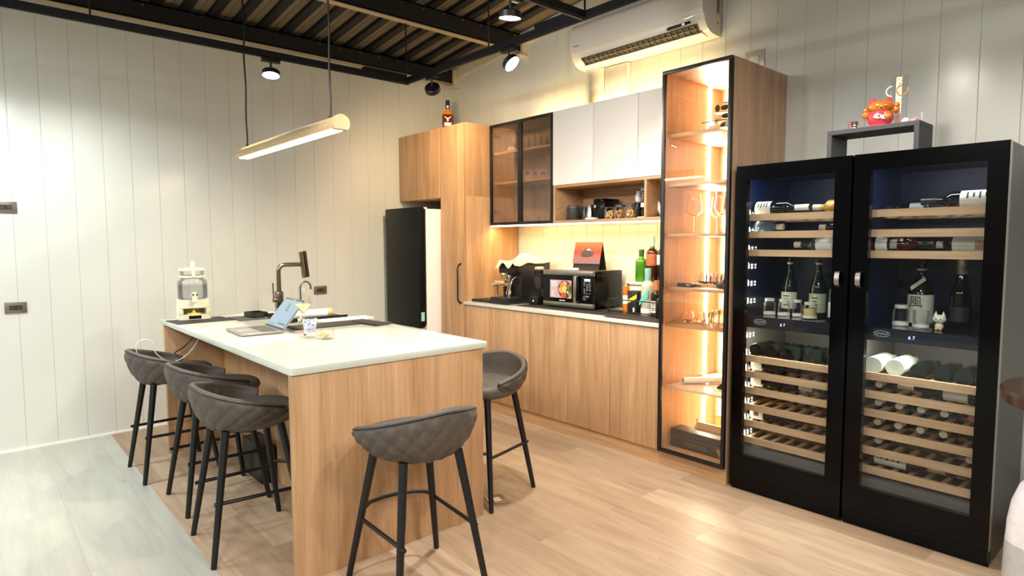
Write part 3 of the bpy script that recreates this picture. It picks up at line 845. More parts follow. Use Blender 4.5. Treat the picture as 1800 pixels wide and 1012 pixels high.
sp = MB().tube([(0, -0.075, 0.165), (0, -0.104, 0.165)], 0.016, 20).tube([(0, -0.106, 0.182), (0, -0.106, 0.122)], 0.0155, 18).build('spout', CW, t)
MB().box(-0.016, -0.007, -0.1235, -0.1205, 0.162, 0.174).box(0.007, 0.016, -0.1235, -0.1205, 0.162, 0.174).build('spout_button', INK, sp)
MB().lathe([(0, 0), (0.04, 0), (0.04, 0.003), (0.015, 0.004), (0.0, 0.03)], (0, -0.02, 0.0365), 24).build('yellow_light', mat('yellow_cone', (236, 208, 96), 0.3, emit=0.3), t)
MB().box(-0.036, 0.036, -0.0875, -0.0852, 0.009, 0.030).build('display', GLOSSB, t)

# laptop
t = thing('laptop', 'open silver laptop with a pale blue screen on the island', 'laptop', (1.745, -2.65, 0.90), R(-3))
SIL = mat('silver_laptop', (176, 172, 170), 0.32, 0.6, 0.02)
MB().box(-0.158, 0.158, -0.112, 0.108, 0.003, 0.014).build('base', SIL, t, bevel=0.003)
MB().box(-0.15, 0.15, -0.104, 0.10, 0.0, 0.0035).build('underside', BLACKP, t)
m = MB()
for r_ in range(5):
    for c_ in range(13):
        m.box(-0.136 + c_ * 0.021, -0.136 + c_ * 0.021 + 0.0175, 0.004 + r_ * 0.0185, 0.004 + r_ * 0.0185 + 0.0155, 0.014, 0.0152)
m.build('keyboard', mat('grey_keys', (96, 94, 94), 0.5), t, smooth=False)
MB().box(-0.05, 0.05, -0.095, -0.018, 0.014, 0.0145).build('touchpad', mat('touchpad', (188, 182, 180), 0.3, 0.4), t)
a = R(50)
hing = Vector((0, 0.108, 0.012))
sM = Matrix.Translation(hing) @ Matrix.Rotation(R(40), 4, 'X') @ Matrix.Rotation(0, 4, 'X')
# lid leans back from vertical; local plane x-z
def lidbox(x0, x1, y0, y1, z0, z1):
    return MB().box(x0, x1, y0, y1, z0, z1).xf(Matrix.Translation(hing) @ Matrix.Rotation(R(-39), 4, 'X'))
ld = lidbox(-0.158, 0.158, 0.0, 0.006, 0.0, 0.208).build('lid', SIL, t, bevel=0.002)
lidbox(-0.154, 0.154, -0.0012, -0.0002, 0.003, 0.204).build('bezel', mat('dark_bezel', (42, 46, 50), 0.3), ld)
def scr_mat():
    m = bpy.data.materials.new('laptop_screen'); m.use_nodes = True
    nt = m.node_tree; p = nt.nodes['Principled BSDF']
    p.inputs['Base Color'].default_value = (0.05, 0.06, 0.07, 1); p.inputs['Roughness'].default_value = 0.35
    p.inputs['Emission Color'].default_value = (0.42, 0.60, 0.72, 1); p.inputs['Emission Strength'].default_value = 0.42
    return m
sn = lidbox(-0.149, 0.149, -0.0026, -0.0014, 0.014, 0.196).build('screen', scr_mat(), ld)
m = MB()
random.seed(3)
for i in range(5):
    m.add(lidbox(-0.03, -0.03 + 0.02 + random.random() * 0.05, -0.0032, -0.0027, 0.165 - i * 0.008, 0.169 - i * 0.008).v, MB().box(0, 1, 0, 1, 0, 1).f)
m.add(lidbox(-0.02, 0.03, -0.0032, -0.0027, 0.120, 0.128).v, MB().box(0, 1, 0, 1, 0, 1).f)
m.add(lidbox(0.02, 0.13, -0.0032, -0.0027, 0.030, 0.042).v, MB().box(0, 1, 0, 1, 0, 1).f)
m.add(lidbox(-0.13, -0.02, -0.0032, -0.0027, 0.024, 0.028).v, MB().box(0, 1, 0, 1, 0, 1).f)
m.build('page_text', emis('screen_text', (0.2, 0.28, 0.32), 0.8), sn, smooth=False)
o = tag(MB().box(-0.105, 0.105, -0.15, 0.15, 0, 0.0012).build('paper_sheet', PAPER, loc=(2.075, -2.715, 0.90)), 'white sheet of paper lying in front of the laptop', 'paper')
o.rotation_euler.z = R(4)

# stemmed glass with pale drink, cup, nut jar, coaster
t = thing('wine_glass', 'stemmed glass with a cloudy pale yellow drink beside the laptop', 'glass', (1.93, -2.44, 0.9035))
bowl = [(0, 0.085), (0.006, 0.09), (0.014, 0.105), (0.045, 0.145), (0.047, 0.16), (0.044, 0.20), (0.034, 0.245), (0.0325, 0.245), (0.0425, 0.20), (0.0455, 0.16), (0.043, 0.147), (0.012, 0.107), (0, 0.098)]
MB().lathe(bowl, seg=36).build('bowl', GW, t)
MB().lathe([(0, 0), (0.036, 0), (0.036, 0.001), (0.01, 0.003), (0.0035, 0.012), (0.003, 0.07), (0.006, 0.088), (0, 0.088)], seg=28).build('stem', GW, t)
MB().lathe([(0, 0.099), (0.0115, 0.108), (0.0425, 0.1475), (0.044, 0.153), (0, 0.153)], seg=36).build('drink', mat('cloudy_drink', (232, 228, 184), 0.15, emit=0.12), t)
tag(MB().lathe([(0, 0), (0.052, 0), (0.052, 0.0035), (0, 0.0035)], seg=32).build('coaster', mat('pink_coaster', (206, 160, 150), 0.6), loc=(1.93, -2.44, 0.90)), 'round pinkish coaster under the stemmed glass', 'coaster')
t = thing('printed_cup', 'clear plastic cup with blue printed pattern on the island', 'cup', (2.155, -2.50, 0.90))
cupm, nt, p, N, L = nodes('blue_print')
tc = N.new('ShaderNodeTexCoord'); v = N.new('ShaderNodeTexNoise'); v.inputs['Scale'].default_value = 38
L.new(tc.outputs['Object'], v.inputs['Vector'])
rm = N.new('ShaderNodeValToRGB'); rm.color_ramp.interpolation = 'CONSTANT'
rm.color_ramp.elements[0].color = (*lin((168, 178, 214)), 1); rm.color_ramp.elements[1].position = 0.47; rm.color_ramp.elements[1].color = (*lin((222, 228, 242)), 1)
e = rm.color_ramp.elements.new(0.62); e.color = (*lin((120, 136, 176)), 1)
L.new(v.outputs['Fac'], rm.inputs['Fac']); L.new(rm.outputs['Color'], p.inputs['Base Color']); p.inputs['Alpha'].default_value = 0.72; p.inputs['Roughness'].default_value = 0.2
MB().lathe([(0.0, 0.0), (0.026, 0.0), (0.030, 0.04), (0.038, 0.098), (0.040, 0.10), (0.0385, 0.10), (0.0365, 0.098), (0.0285, 0.04), (0.0245, 0.003), (0, 0.003)], seg=36).build('cup_wall', GW, t)
MB().lathe([(0.0318, 0.05), (0.0388, 0.096)], seg=36).build('printed_band', cupm, t)
MB().lathe([(0.0304, 0.03), (0.0312, 0.045)], seg=36).build('printed_band', cupm, t)
MB().box(-0.008, 0.010, -0.031, -0.0295, 0.012, 0.02).build('dark_mark', mat('navy_print', (50, 54, 104), 0.4), t)
t = thing('nut_jar', 'low clear plastic tub of pale biscuits beside the blue cup', 'jar', (2.26, -2.46, 0.90))
MB().lathe([(0, 0), (0.04, 0), (0.043, 0.004), (0.045, 0.046), (0.046, 0.048), (0.0445, 0.048), (0.0425, 0.005), (0, 0.004)], seg=36).build('tub', GW, t)
NUT = mat('pale_biscuit', (232, 204, 150), 0.7, 0, 0.15, 60)
random.seed(5)
for i in range(14):
    a = random.random() * 6.28; r_ = 0.030 * math.sqrt(random.random())
    MB().ball((0, 0, 0), 0.0105, 12, 8, (1.0, 0.75, 0.5)).xf(Euler((random.random() * 3, random.random() * 3, 0)).to_matrix().to_4x4()).build('biscuit', NUT, t, loc=(r_ * math.cos(a), r_ * math.sin(a), 0.012 + 0.026 * random.random()))

# ------------------------------------------------------------------ bar stools
def shell_point(th, tt, off, TH=R(122)):
    # th: angle from straight back, tt: 0 bottom .. 1 rim, off: outward offset
    k = abs(th) / TH
    H = 0.198 - 0.138 * (k ** 1.6)
    z0 = 0.562 + 0.035 * k ** 2.5
    a = tt * PI / 2
    rr = 0.150 + 0.085 * (math.sin(a) ** 0.8) + 0.008 * tt
    z = z0 + H * (0.22 * (1 - math.cos(a)) + 0.78 * tt ** 1.2)
    nx = math.cos(a * 0.86); nz = -math.sin(PI / 2 - a) * 0.8
    ln = math.hypot(1, 0)
    rr += off * math.sin(max(0.35, a) * 1.0)
    z += off * nz
    x = rr * math.sin(th) * 1.02
    y = -rr * math.cos(th) * 0.95
    return (x, y, z)
def quilt(th, tt):
    s = th * 0.24 / 0.085; q = tt * 0.24 / 0.10
    u, v = s + q, s - q
    return 0.011 * (abs(math.sin(PI * u / 1.0 / 1.0)) * abs(math.sin(PI * v))) ** 0.32
def make_stool():
    TH = R(122); na, nt_ = 132, 26
    t = thing('bar_stool', 'x', 'bar stool', (0, 0, 0), 0, 'bar stools around the island')
    m = MB(); vs = []; fs = []
    T = 0.028
    for i in range(na + 1):
        th = -TH + 2 * TH * i / na
        edge = min(1, (TH - abs(th)) / R(6))
        for j in range(nt_ + 1):
            tt = j / nt_
            q = quilt(th, tt) * min(1, (1 - tt) * 9) * edge
            vs.append(shell_point(th, tt, q))
    W = nt_ + 1
    for i in range(na):
        for j in range(nt_):
            fs.append((i * W + j, (i + 1) * W + j, (i + 1) * W + j + 1, i * W + j + 1))
    b0 = len(vs)
    for i in range(na + 1):
        th = -TH + 2 * TH * i / na
        for j in range(nt_ + 1):
            x, y, z = shell_point(th, j / nt_, -T)
            vs.append((x, y, z))
    for i in range(na):
        for j in range(nt_):
            fs.append((b0 + i * W + j, b0 + i * W + j + 1, b0 + (i + 1) * W + j + 1, b0 + (i + 1) * W + j))
        fs.append((i * W + nt_, (i + 1) * W + nt_, b0 + (i + 1) * W + nt_, b0 + i * W + nt_))
        fs.append((i * W, b0 + i * W, b0 + (i + 1) * W, (i + 1) * W))
    for i in (0, na):
        for j in range(nt_):
            fs.append((i * W + j, i * W + j + 1, b0 + i * W + j + 1, b0 + i * W + j))
    m.add(vs, fs)
    m.build('backrest', LEATHER, t, angle=50)
    pp = [shell_point(-TH + 2 * TH * i / 60, 1, 0.001) for i in range(61)]
    MB().tube([(x, y, z + 0.001) for x, y, z in pp], 0.0042, 8).build('piping', PIPING, t)
    # rounded cushion rim on top of the shell edge
    pr = [shell_point(-TH + 2 * TH * i / 60, 1, -T / 2) for i in range(61)]
    MB().tube([(x, y, z + 0.001) for x, y, z in pr], 0.0115, 10).build('padded_rim', LEATHERIN, t)
    # seat cushion
    rings = []
    n = 48
    def sup(w, f, b, z):
        out = []
        for k in range(n):
            a = 2 * PI * k / n
            c, s_ = math.cos(a), math.sin(a)
            e = 0.82
            x = w * math.copysign(abs(c) ** e, c)
            y = (f if s_ > 0 else b) * math.copysign(abs(s_) ** e, s_)
            out.append((x, y + 0.01, z))
        return out
    for w, f_, b_, z in ((0.16, 0.15, 0.145, 0.5625), (0.185, 0.185, 0.165, 0.575), (0.205, 0.215, 0.185, 0.60), (0.210, 0.222, 0.19, 0.62), (0.203, 0.215, 0.183, 0.635), (0.17, 0.18, 0.15, 0.643), (0.08, 0.09, 0.07, 0.644)):
        rings.append(sup(w, f_, b_, z))
    loft(rings).build('seat', LEATHERIN, t, angle=60)
    MB().box(-0.11, 0.11, -0.11, 0.11, 0.555, 0.5622).build('seat_plate', BLACKM, t, bevel=0.004)
    leg = {}
    for sx in (-1, 1):
        for sy in (-1, 1):
            top = Vector((sx * 0.124, sy * 0.120, 0.568)); bot = Vector((sx * (0.201 if sy < 0 else 0.214), sy * 0.205, 0.0))
            leg[sx, sy] = (top, bot)
            pts = [bot, bot + (top - bot) * 0.015, bot + (top - bot) * 0.5, top]
            l = MB().tube([(q.x, q.y, q.z) for q in pts], [0.0115, 0.0125, 0.0155, 0.0185], 18).build('leg', LEGM, t)
    def at(k, z):
        tp, bt = leg[k]; return bt + (tp - bt) * (z / 0.568)
    zf = 0.265
    A, B = at((-1, -1), zf), at((-1, 1), zf)
    d = (B - A).normalized()
    MB().tube([tuple(A - d * 0.03), tuple(B)], 0.0085, 12).build('side_bar', LEGM, t)
    C, D = at((1, -1), zf), at((1, 1), zf + 0.0)
    E_ = at((-1, 1), zf + 0.03)
    p = [tuple(C - Vector((0, 0.02, 0))), tuple(C + (D - C) * 0.5 + Vector((0.0, 0, 0)))]
    ctrl = [Vector((0.182, 0.16, zf)), Vector((0.183, 0.195, zf + 0.004)), Vector((0.165, 0.225, zf + 0.008)), Vector((0.12, 0.248, zf + 0.012)), Vector((0.05, 0.258, zf + 0.018)),
            Vector((-0.03, 0.252, zf + 0.022)), Vector((-0.10, 0.232, zf + 0.026)), E_]
    p = [tuple(C - Vector((0, 0.02, 0)))] + [tuple(q) for q in ctrl]
    MB().tube(p, 0.0085, 12).build('footrest', LEGM, t)
    return t
st = make_stool()
st.location = (1.710, -2.862, 0); st['label'] = 'middle grey quilted bar stool of the three along the left side of the island'
dup(st, 'far bar stool nearest the left wall, with a white cable over its backrest', (1.068, -2.935, 0), R(1))
dup(st, 'nearest bar stool on the left side of the island, back quilting in full view', (2.340, -2.902, 0), R(-3))
dup(st, 'grey quilted bar stool at the near end panel of the island, back to the viewer', (3.205, -2.517, 0), R(87))
dup(st, 'grey bar stool on the kitchen side of the island, its open seat showing', (2.645, -1.718, 0), R(-167.5))
# cable over stool
cp = [(0.98, -2.95, 0.66), (0.98, -3.06, 0.69), (1.0, -3.10, 0.75), (1.0, -3.09, 0.80), (1.0, -3.045, 0.812), (1.0, -3.01, 0.785), (1.0, -2.995, 0.72), (1.01, -2.93, 0.664), (1.04, -2.87, 0.672), (1.05, -2.81, 0.72), (1.06, -2.76, 0.80), (1.06, -2.74, 0.868)]
def smooth_path(p, n=8):
    p = [Vector(q) for q in p]; out = []
    for i in range(len(p) - 1):
        a, b, c, d = p[max(i - 1, 0)], p[i], p[i + 1], p[min(i + 2, len(p) - 1)]
        for k in range(n):
            t_ = k / n
            out.append(0.5 * ((2 * b) + (c - a) * t_ + (2 * a - 5 * b + 4 * c - d) * t_ ** 2 + (3 * b - a - 3 * c + d) * t_ ** 3))
    out.append(p[-1])
    return out
tag(MB().tube(smooth_path(cp), 0.0032, 8).build('charging_cable', WHITEP), 'white cable looping over the backrest of the far bar stool', 'cable')
cp = [(0.90, -2.62, 0.869), (0.86, -2.72, 0.80), (0.85, -2.80, 0.72), (0.87, -2.86, 0.69), (0.96, -2.86, 0.674), (1.05, -2.86, 0.672)]
tag(MB().tube(smooth_path(cp), 0.004, 8).build('charging_cable', BLACKP), 'black cable hanging under the far end of the island', 'cable')
t = thing('power_strip', 'dark power box in the shade below the island between the stools', 'power strip', (1.56, -2.585, 0))
MB().box(-0.16, 0.16, -0.045, 0.045, 0, 0.22).build('box', BLACKP, t, bevel=0.01)
# floor socket
t = thing('floor_socket', 'open metal floor socket next to the kitchen side bar stool', 'socket', (2.79, -1.745, 0), R(-20))
MB().box(-0.06, 0.06, -0.05, 0.05, 0, 0.004).build('plate', mat('brass_grey_plate', (150, 132, 104), 0.35, 0.7), t, bevel=0.001)
MB().box(-0.022, 0.028, -0.02, 0.02, 0.004, 0.006).build('insert', mat('pinkish_white', (224, 206, 196), 0.4), t)
MB().box(-0.055, 0.055, -0.056, -0.05, 0.0, 0.012).build('flap_edge', mat('brass_light', (214, 200, 176), 0.3, 0.7), t)
# ------------------------------------------------------------------ wall sockets
def socket(loc, rot, label, w=0.118, h=0.072):
    t = thing('wall_socket', label, 'wall socket', loc, rot)
    MB().box(-w / 2, w / 2, 0, 0.008, -h / 2, h / 2).build('plate', mat('grey_socket_plate', (118, 110, 100), 0.35, 0.5), t, bevel=0.0015)
    m = MB()
    MB().box(-w * 0.28, w * 0.28, 0.008, 0.0095, -h * 0.2, h * 0.2).build('insert', mat('dark_insert', (44, 38, 34), 0.4), t)
    for dx in (-0.018, 0.018):
        m.box(dx - 0.006, dx - 0.003, 0.0095, 0.0102, -0.006, 0.006).box(dx + 0.003, dx + 0.006, 0.0095, 0.0102, -0.006, 0.006)
    m.build('slots', mat('slot_silver', (140, 132, 120), 0.3, 0.8), t)
socket((0.0012, -3.636, 1.640), R(-90), 'upper grey wall socket at the left edge of the picture', 0.12, 0.075)
socket((0.0012, -3.615, 0.972), R(-90), 'lower grey wall socket on the left wall near the left edge')
socket((0.0012, -1.472, 0.977), R(-90), 'grey wall socket on the left wall behind the faucet')
t = thing('wall_socket', 'beige air conditioner socket partly hidden behind the tall display cabinet', 'wall socket', (3.30, -0.0012, 2.555), PI)
MB().box(-0.065, 0.065, 0, 0.008, -0.06, 0.06).build('plate', mat('beige_socket', (190, 178, 158), 0.4, 0.2), t, bevel=0.0015)
MB().box(-0.03, 0.03, 0.008, 0.014, -0.025, 0.025).build('insert', WHITEP, t, bevel=0.001)
# ------------------------------------------------------------------ bottles
ORD = ['leftmost', 'second from the left', 'third from the left', 'fourth from the left', 'fifth from the left', 'sixth from the left', 'seventh from the left', 'eighth from the left', 'ninth from the left', 'tenth from the left', 'eleventh from the left', 'twelfth from the left', 'third from the right', 'second from the right', 'rightmost']
def bottle(name, label, cat, loc, h, r, gm, rot=0, group=None, labels=(), cap=None, capm=None, kind='wine', liquid=None, rn=0.0145, marks=False):
    """bottle standing on its base along local z; labels: (z0, z1, material[, a0, a1])"""
    t = thing(name, label, cat, loc, rot, group)
    if kind == 'wine':
        prof = [(0, 0.004), (r * 0.6, 0.0), (r * 0.95, 0), (r, 0.004), (r, h * 0.60), (r * 0.93, h * 0.645), (r * 0.62, h * 0.695), (rn * 1.15, h * 0.735), (rn, h * 0.78), (rn, h * 0.965), (rn * 1.12, h * 0.97), (rn * 1.12, h), (0, h)]
    elif kind == 'burg':
        prof = [(0, 0.004), (r * 0.95, 0), (r, 0.004), (r, h * 0.48), (r * 0.9, h * 0.55), (r * 0.6, h * 0.66), (rn * 1.25, h * 0.76), (rn, h * 0.82), (rn, h * 0.965), (rn * 1.12, h * 0.97), (rn * 1.12, h), (0, h)]
    elif kind == 'spirit':
        prof = [(0, 0.0), (r * 0.96, 0), (r, 0.004), (r, h * 0.62), (r * 0.94, h * 0.665), (r * 0.75, h * 0.70), (rn * 1.1, h * 0.74), (rn, h * 0.78), (rn, h * 0.93), (rn * 1.05, h * 0.93), (rn * 1.05, h), (0, h)]
    elif kind == 'dome':
        prof = [(0, 0.0), (r * 0.97, 0), (r, 0.004), (r, h * 0.45), (r * 0.96, h * 0.52), (r * 0.80, h * 0.60), (r * 0.5, h * 0.65), (rn * 1.2, h * 0.68), (rn, h * 0.72), (rn, h), (0, h)]
    b = MB().lathe(prof, seg=28).build('glass_body', gm, t, angle=50)
    if liquid:
        lh = h * 0.55
        MB().lathe([(0, 0.006), (r * 0.9, 0.006), (r * 0.9, lh), (0, lh)], seg=24).build('liquid', liquid, t)
    for lb in labels:
        z0, z1, lm = lb[:3]
        a0, a1 = (lb[3], lb[4]) if len(lb) > 3 else (0, 360)
        n = 24; vs = []; fs = []
        for i in range(n + 1):
            a = R(a0 + (a1 - a0) * i / n)
            rl = r + 0.0009
            vs += [(rl * math.cos(a), rl * math.sin(a), z0), (rl * math.cos(a), rl * math.sin(a), z1)]
        fs = [(2 * i, 2 * i + 2, 2 * i + 3, 2 * i + 1) for i in range(n)]
        l = MB().add(vs, fs).build('label', lm, t)
        if marks:
            mm = MB(); am = R((a0 + a1) / 2) if len(lb) > 3 else marks
            for j in range(4):
                zz = z0 + (z1 - z0) * (0.2 + 0.18 * j)
                half = (0.5 if j % 2 else 0.35)
                v2 = []
                for i in range(7):
                    a = am + half * (i / 6 - 0.5) * 1.6
                    for z_ in (zz, zz + (z1 - z0) * 0.06):
                        v2.append(((r + 0.0016) * math.cos(a), (r + 0.0016) * math.sin(a), z_))
                mm.add(v2, [(2 * i, 2 * i + 2, 2 * i + 3, 2 * i + 1) for i in range(6)])
            mm.build('printed_lines', INK, l)
    if cap:
        c0, c1 = cap
        MB().lathe([(0, h * c1 + 0.001), (rn * 1.14, h * c1 + 0.001), (rn * 1.16, h * c1 - 0.002), (rn * 1.12, h * c0), (rn * 1.02, h * c0)], seg=24).build('cap', capm, t)
    return t

# counter -----------------------------------------------------------
CZ = 0.895
# whisky on the tall cabinet
WHISKY, nt, p, N, L = nodes('whisky_glass')
tc = N.new('ShaderNodeTexCoord'); se = N.new('ShaderNodeSeparateXYZ'); L.new(tc.outputs['Object'], se.inputs[0])
mr = N.new('ShaderNodeMapRange'); mr.inputs['From Min'].default_value = 0.138; mr.inputs['From Max'].default_value = 0.146; L.new(se.outputs['Z'], mr.inputs['Value'])
mi = N.new('ShaderNodeMix'); mi.data_type = 'RGBA'; mi.inputs['A'].default_value = (*lin((88, 26, 10)), 1); mi.inputs['B'].default_value = (*lin((196, 122, 44)), 1)
L.new(mr.outputs[0], mi.inputs['Factor']); L.new(mi.outputs['Result'], p.inputs['Base Color']); p.inputs['Roughness'].default_value = 0.07
w = bottle('whisky_bottle', 'whisky bottle with a white stag emblem on top of the tall oak cabinet', 'bottle', (0.60, -0.475, 2.42), 0.272, 0.052, WHISKY, R(54), None, (), (0.72, 1.0), mat('dark_cap', (34, 26, 34), 0.35), 'dome', rn=0.017)
MB().lathe([(0.0515, 0.0), (0.0535, 0.001), (0.0535, 0.01), (0.0515, 0.011)], seg=30).build('glass_foot', mat('clear_amber', (190, 110, 60), 0.08), w)
lb = MB().box(-0.032, 0.032, -0.0545, -0.051, 0.036, 0.064).build('label', PAPER, w)
MB().box(-0.024, -0.012, -0.0552, -0.0546, 0.044, 0.050).box(0.012, 0.024, -0.0552, -0.0546, 0.044, 0.050).build('printed_lines', INK, lb)
M = Matrix.Translation((0, -0.0525, 0.095))
hd = MB().prism([(-0.010, 0.012), (-0.005, -0.018), (0.005, -0.018), (0.010, 0.012), (0.0, 0.016)], -0.003, 0, 'y').xf(M)
for s_ in (-1, 1):
    hd.tube([(s_ * 0.007, -0.0525, 0.106), (s_ * 0.020, -0.0515, 0.108), (s_ * 0.028, -0.048, 0.122)], 0.0028, 8)
    hd.tube([(s_ * 0.018, -0.0515, 0.108), (s_ * 0.016, -0.0525, 0.12)], 0.002, 8)
hd.build('stag_emblem', WHITEP, w)
MB().box(-0.008, 0.008, -0.0206, -0.019, 0.205, 0.222).build('neck_seal', PAPER, w)

# espresso machine
t = thing('espresso_machine', 'black espresso machine with chrome levers and a cream towel draped on it', 'coffee machine', (1.45, -0.35, CZ))
MB().box(1.35, 1.56, -0.60, -0.10, CZ, CZ + 0.052).build('drip_tray', BLACKP, t, world=True, bevel=0.003)
MB().box(1.357, 1.553, -0.594, -0.435, CZ + 0.052, CZ + 0.056).build('tray_grid', mat('tray_grey', (64, 60, 58), 0.4, 0.4, 0.3, 300), t, world=True)
MB().box(1.345, 1.55, -0.43, -0.10, CZ + 0.0525, CZ + 0.335).build('body', mat('machine_black', (30, 29, 28), 0.35), t, world=True, bevel=0.004)
MB().box(1.345, 1.55, -0.50, -0.431, CZ + 0.25, CZ + 0.335).build('head_panel', BLACKP, t, world=True, bevel=0.004)
MB().lathe([(0, 0), (0.034, 0), (0.036, 0.02), (0.03, 0.055), (0, 0.055)], (1.455, -0.49, CZ + 0.178), 28).build('group_head', CHROME, t, world=True)
MB().lathe([(0, 0), (0.035, 0), (0.035, 0.022), (0, 0.022)], (1.455, -0.49, CZ + 0.155), 28).tube([(1.455, -0.52, CZ + 0.166), (1.42, -0.63, CZ + 0.158)], [0.008, 0.012], 14).build('portafilter', CHROME, t, world=True)
MB().tube([(1.452, -0.49, CZ + 0.155), (1.452, -0.492, CZ + 0.12), (1.44, -0.50, CZ + 0.09), (1.45, -0.50, CZ + 0.075)], [0.01, 0.009, 0.007, 0.006], 12).build('spout', CHROME, t, world=True)
MB().tube(smooth_path([(1.525, -0.47, CZ + 0.225), (1.545, -0.53, CZ + 0.20), (1.55, -0.545, CZ + 0.16), (1.53, -0.545, CZ + 0.12), (1.535, -0.555, CZ + 0.085)], 5), 0.0055, 10).build('steam_wand', CHROME, t, world=True)
MB().lathe([(0, -0.02), (0.009, -0.018), (0.011, 0), (0.008, 0.016), (0, 0.018)], (1.538, -0.556, CZ + 0.072), 16).build('wand_tip', CHROME, t, world=True)
MB().lathe([(0, -0.025), (0.009, -0.022), (0.011, 0), (0.006, 0.02), (0, 0.022)], (1.515, -0.53, CZ + 0.105), 16).tube([(1.515, -0.53, CZ + 0.125), (1.51, -0.505, CZ + 0.19)], 0.004, 8).build('lever_knob', mat('cream_knob', (214, 196, 168), 0.35), t, world=True)
MB().tube([(1.362, -0.53, CZ + 0.056), (1.362, -0.53, CZ + 0.17)], 0.006, 10).tube([(1.375, -0.545, CZ + 0.056), (1.362, -0.535, CZ + 0.10), (1.375, -0.545, CZ + 0.15)], 0.004, 8).build('hot_water_pipe', CHROME, t, world=True)
MB().box(1.36, 1.475, -0.565, -0.555, CZ + 0.168, CZ + 0.19).build('wooden_plate', mat('tan_wood', (206, 172, 116), 0.5), t, world=True, bevel=0.002)
MB().lathe([(0, 0), (0.022, 0), (0.03, 0.012), (0.03, 0.04), (0.022, 0.05), (0, 0.052)], (1.465, -0.545, CZ + 0.205), 9).build('brass_dial', mat('brass_dial', (190, 160, 112), 0.25, 0.8), t, world=True, smooth=False)
MB().lathe([(0, 0), (0.02, 0), (0.022, 0.05), (0, 0.05)], (1.39, -0.50, CZ + 0.20), 20).build('pressure_gauge', CHROME, t, world=True)
cup = thing('tea_glass', 'small brown glass standing on the drip tray of the espresso machine', 'glass', (1.405, -0.47, CZ + 0.056))
MB().lathe([(0, 0), (0.026, 0), (0.028, 0.085), (0.026, 0.085), (0.024, 0.004), (0, 0.004)], seg=28).build('glass_body', glass('brown_glass_thin', (0.6, 0.34, 0.18), 1.2, edge=0.3), cup)
MB().lathe([(0, 0.005), (0.0235, 0.005), (0.0245, 0.05), (0, 0.05)], seg=24).build('tea', mat('brown_tea', (96, 44, 16), 0.1), cup)
MB().lathe([(0, 0.0855), (0.029, 0.0855), (0.029, 0.091), (0, 0.091)], seg=24).build('lid', mat('tan_wood', (206, 172, 116), 0.5), cup)
# towel
def drape():
    nx, ny = 26, 30; x0, x1, y0, y1 = 1.325, 1.575, -0.53, -0.08
    top = CZ + 0.337
    vs = []
    for j in range(ny + 1):
        for i in range(nx + 1):
            u, v = i / nx, j / ny
            x = x0 + (x1 - x0) * u; y = y0 + (y1 - y0) * v
            ridge = 0.062 * math.exp(-((u - 0.62) / 0.33) ** 2) * math.exp(-((v - 0.5) / 0.33) ** 2)
            z = top + 0.006 + ridge + 0.008 * math.sin(u * 9 + v * 5) * (0.3 + u) + 0.005 * math.sin(v * 17 + u * 3)
            if z < top + 0.002: z = top + 0.002
            if x < 1.34: z -= (1.34 - x) * 2.2
            if x > 1.555: z -= (x - 1.555) * 1.0 * (1 + 0.5 * math.sin(v * 12))
            if y < -0.50: z -= (-0.50 - y) * (1.2 + 0.8 * math.sin(u * 11))
            vs.append((x, y, z))
    W = nx + 1
    fs = [(j * W + i, j * W + i + 1, (j + 1) * W + i + 1, (j + 1) * W + i) for j in range(ny) for i in range(nx)]
    n = len(vs)
    vs += [(x, y, z + 0.004) for x, y, z in vs]
    fs += [tuple(a + n for a in f) for f in fs]
    for i in range(nx):
        fs += [(i, i + 1, n + i + 1, n + i), (ny * W + i, ny * W + i + 1, n + ny * W + i + 1, n + ny * W + i)]
    for j in range(ny):
        fs += [(j * W, (j + 1) * W, n + (j + 1) * W, n + j * W), (j * W + nx, (j + 1) * W + nx, n + (j + 1) * W + nx, n + j * W + nx)]
    return MB().add(vs, fs)
TOWEL = mat('cream_cloth', (226, 212, 176), 0.85, 0, 0.04, 120, bump=0.5)
tag(drape().build('towel', TOWEL, loc=(1.45, -0.3, CZ + 0.3), world=True, angle=70), 'cream cloth draped over the top of the espresso machine', 'towel')
# grinder
t = thing('coffee_grinder', 'black coffee grinder between the espresso machine and the microwave', 'coffee grinder', (1.70, -0.38, CZ))
MB().box(-0.05, 0.05, -0.06, 0.06, 0, 0.075).build('base', BLACKP, t, bevel=0.004)
MB().tube([(0, 0.0, 0.075), (0, 0, 0.13)], [0.012, 0.016], 16).box(-0.022, 0.022, -0.012, 0.012, 0.085, 0.092).build('holder', BLACKP, t)
MB().lathe([(0, 0), (0.034, 0.0), (0.047, 0.04), (0.047, 0.10), (0, 0.10)], (0, 0.01, 0.13), 28).build('burr_housing', mat('grinder_grey', (44, 42, 40), 0.35), t)
MB().lathe([(0, 0), (0.044, 0.0), (0.046, 0.012), (0.042, 0.016), (0.045, 0.05), (0.04, 0.055), (0, 0.055)], (0, 0.01, 0.231), 28).build('collar', BLACKP, t)
MB().lathe([(0, 0), (0.038, 0.0), (0.040, 0.012), (0.03, 0.02), (0, 0.021)], (0, 0.01, 0.287), 28).build('hopper_lid', mat('pale_lid', (196, 182, 152), 0.4), t)
MB().box(-0.006, 0.006, -0.0612, -0.0602, 0.028, 0.042).build('badge', WHITEP, t)

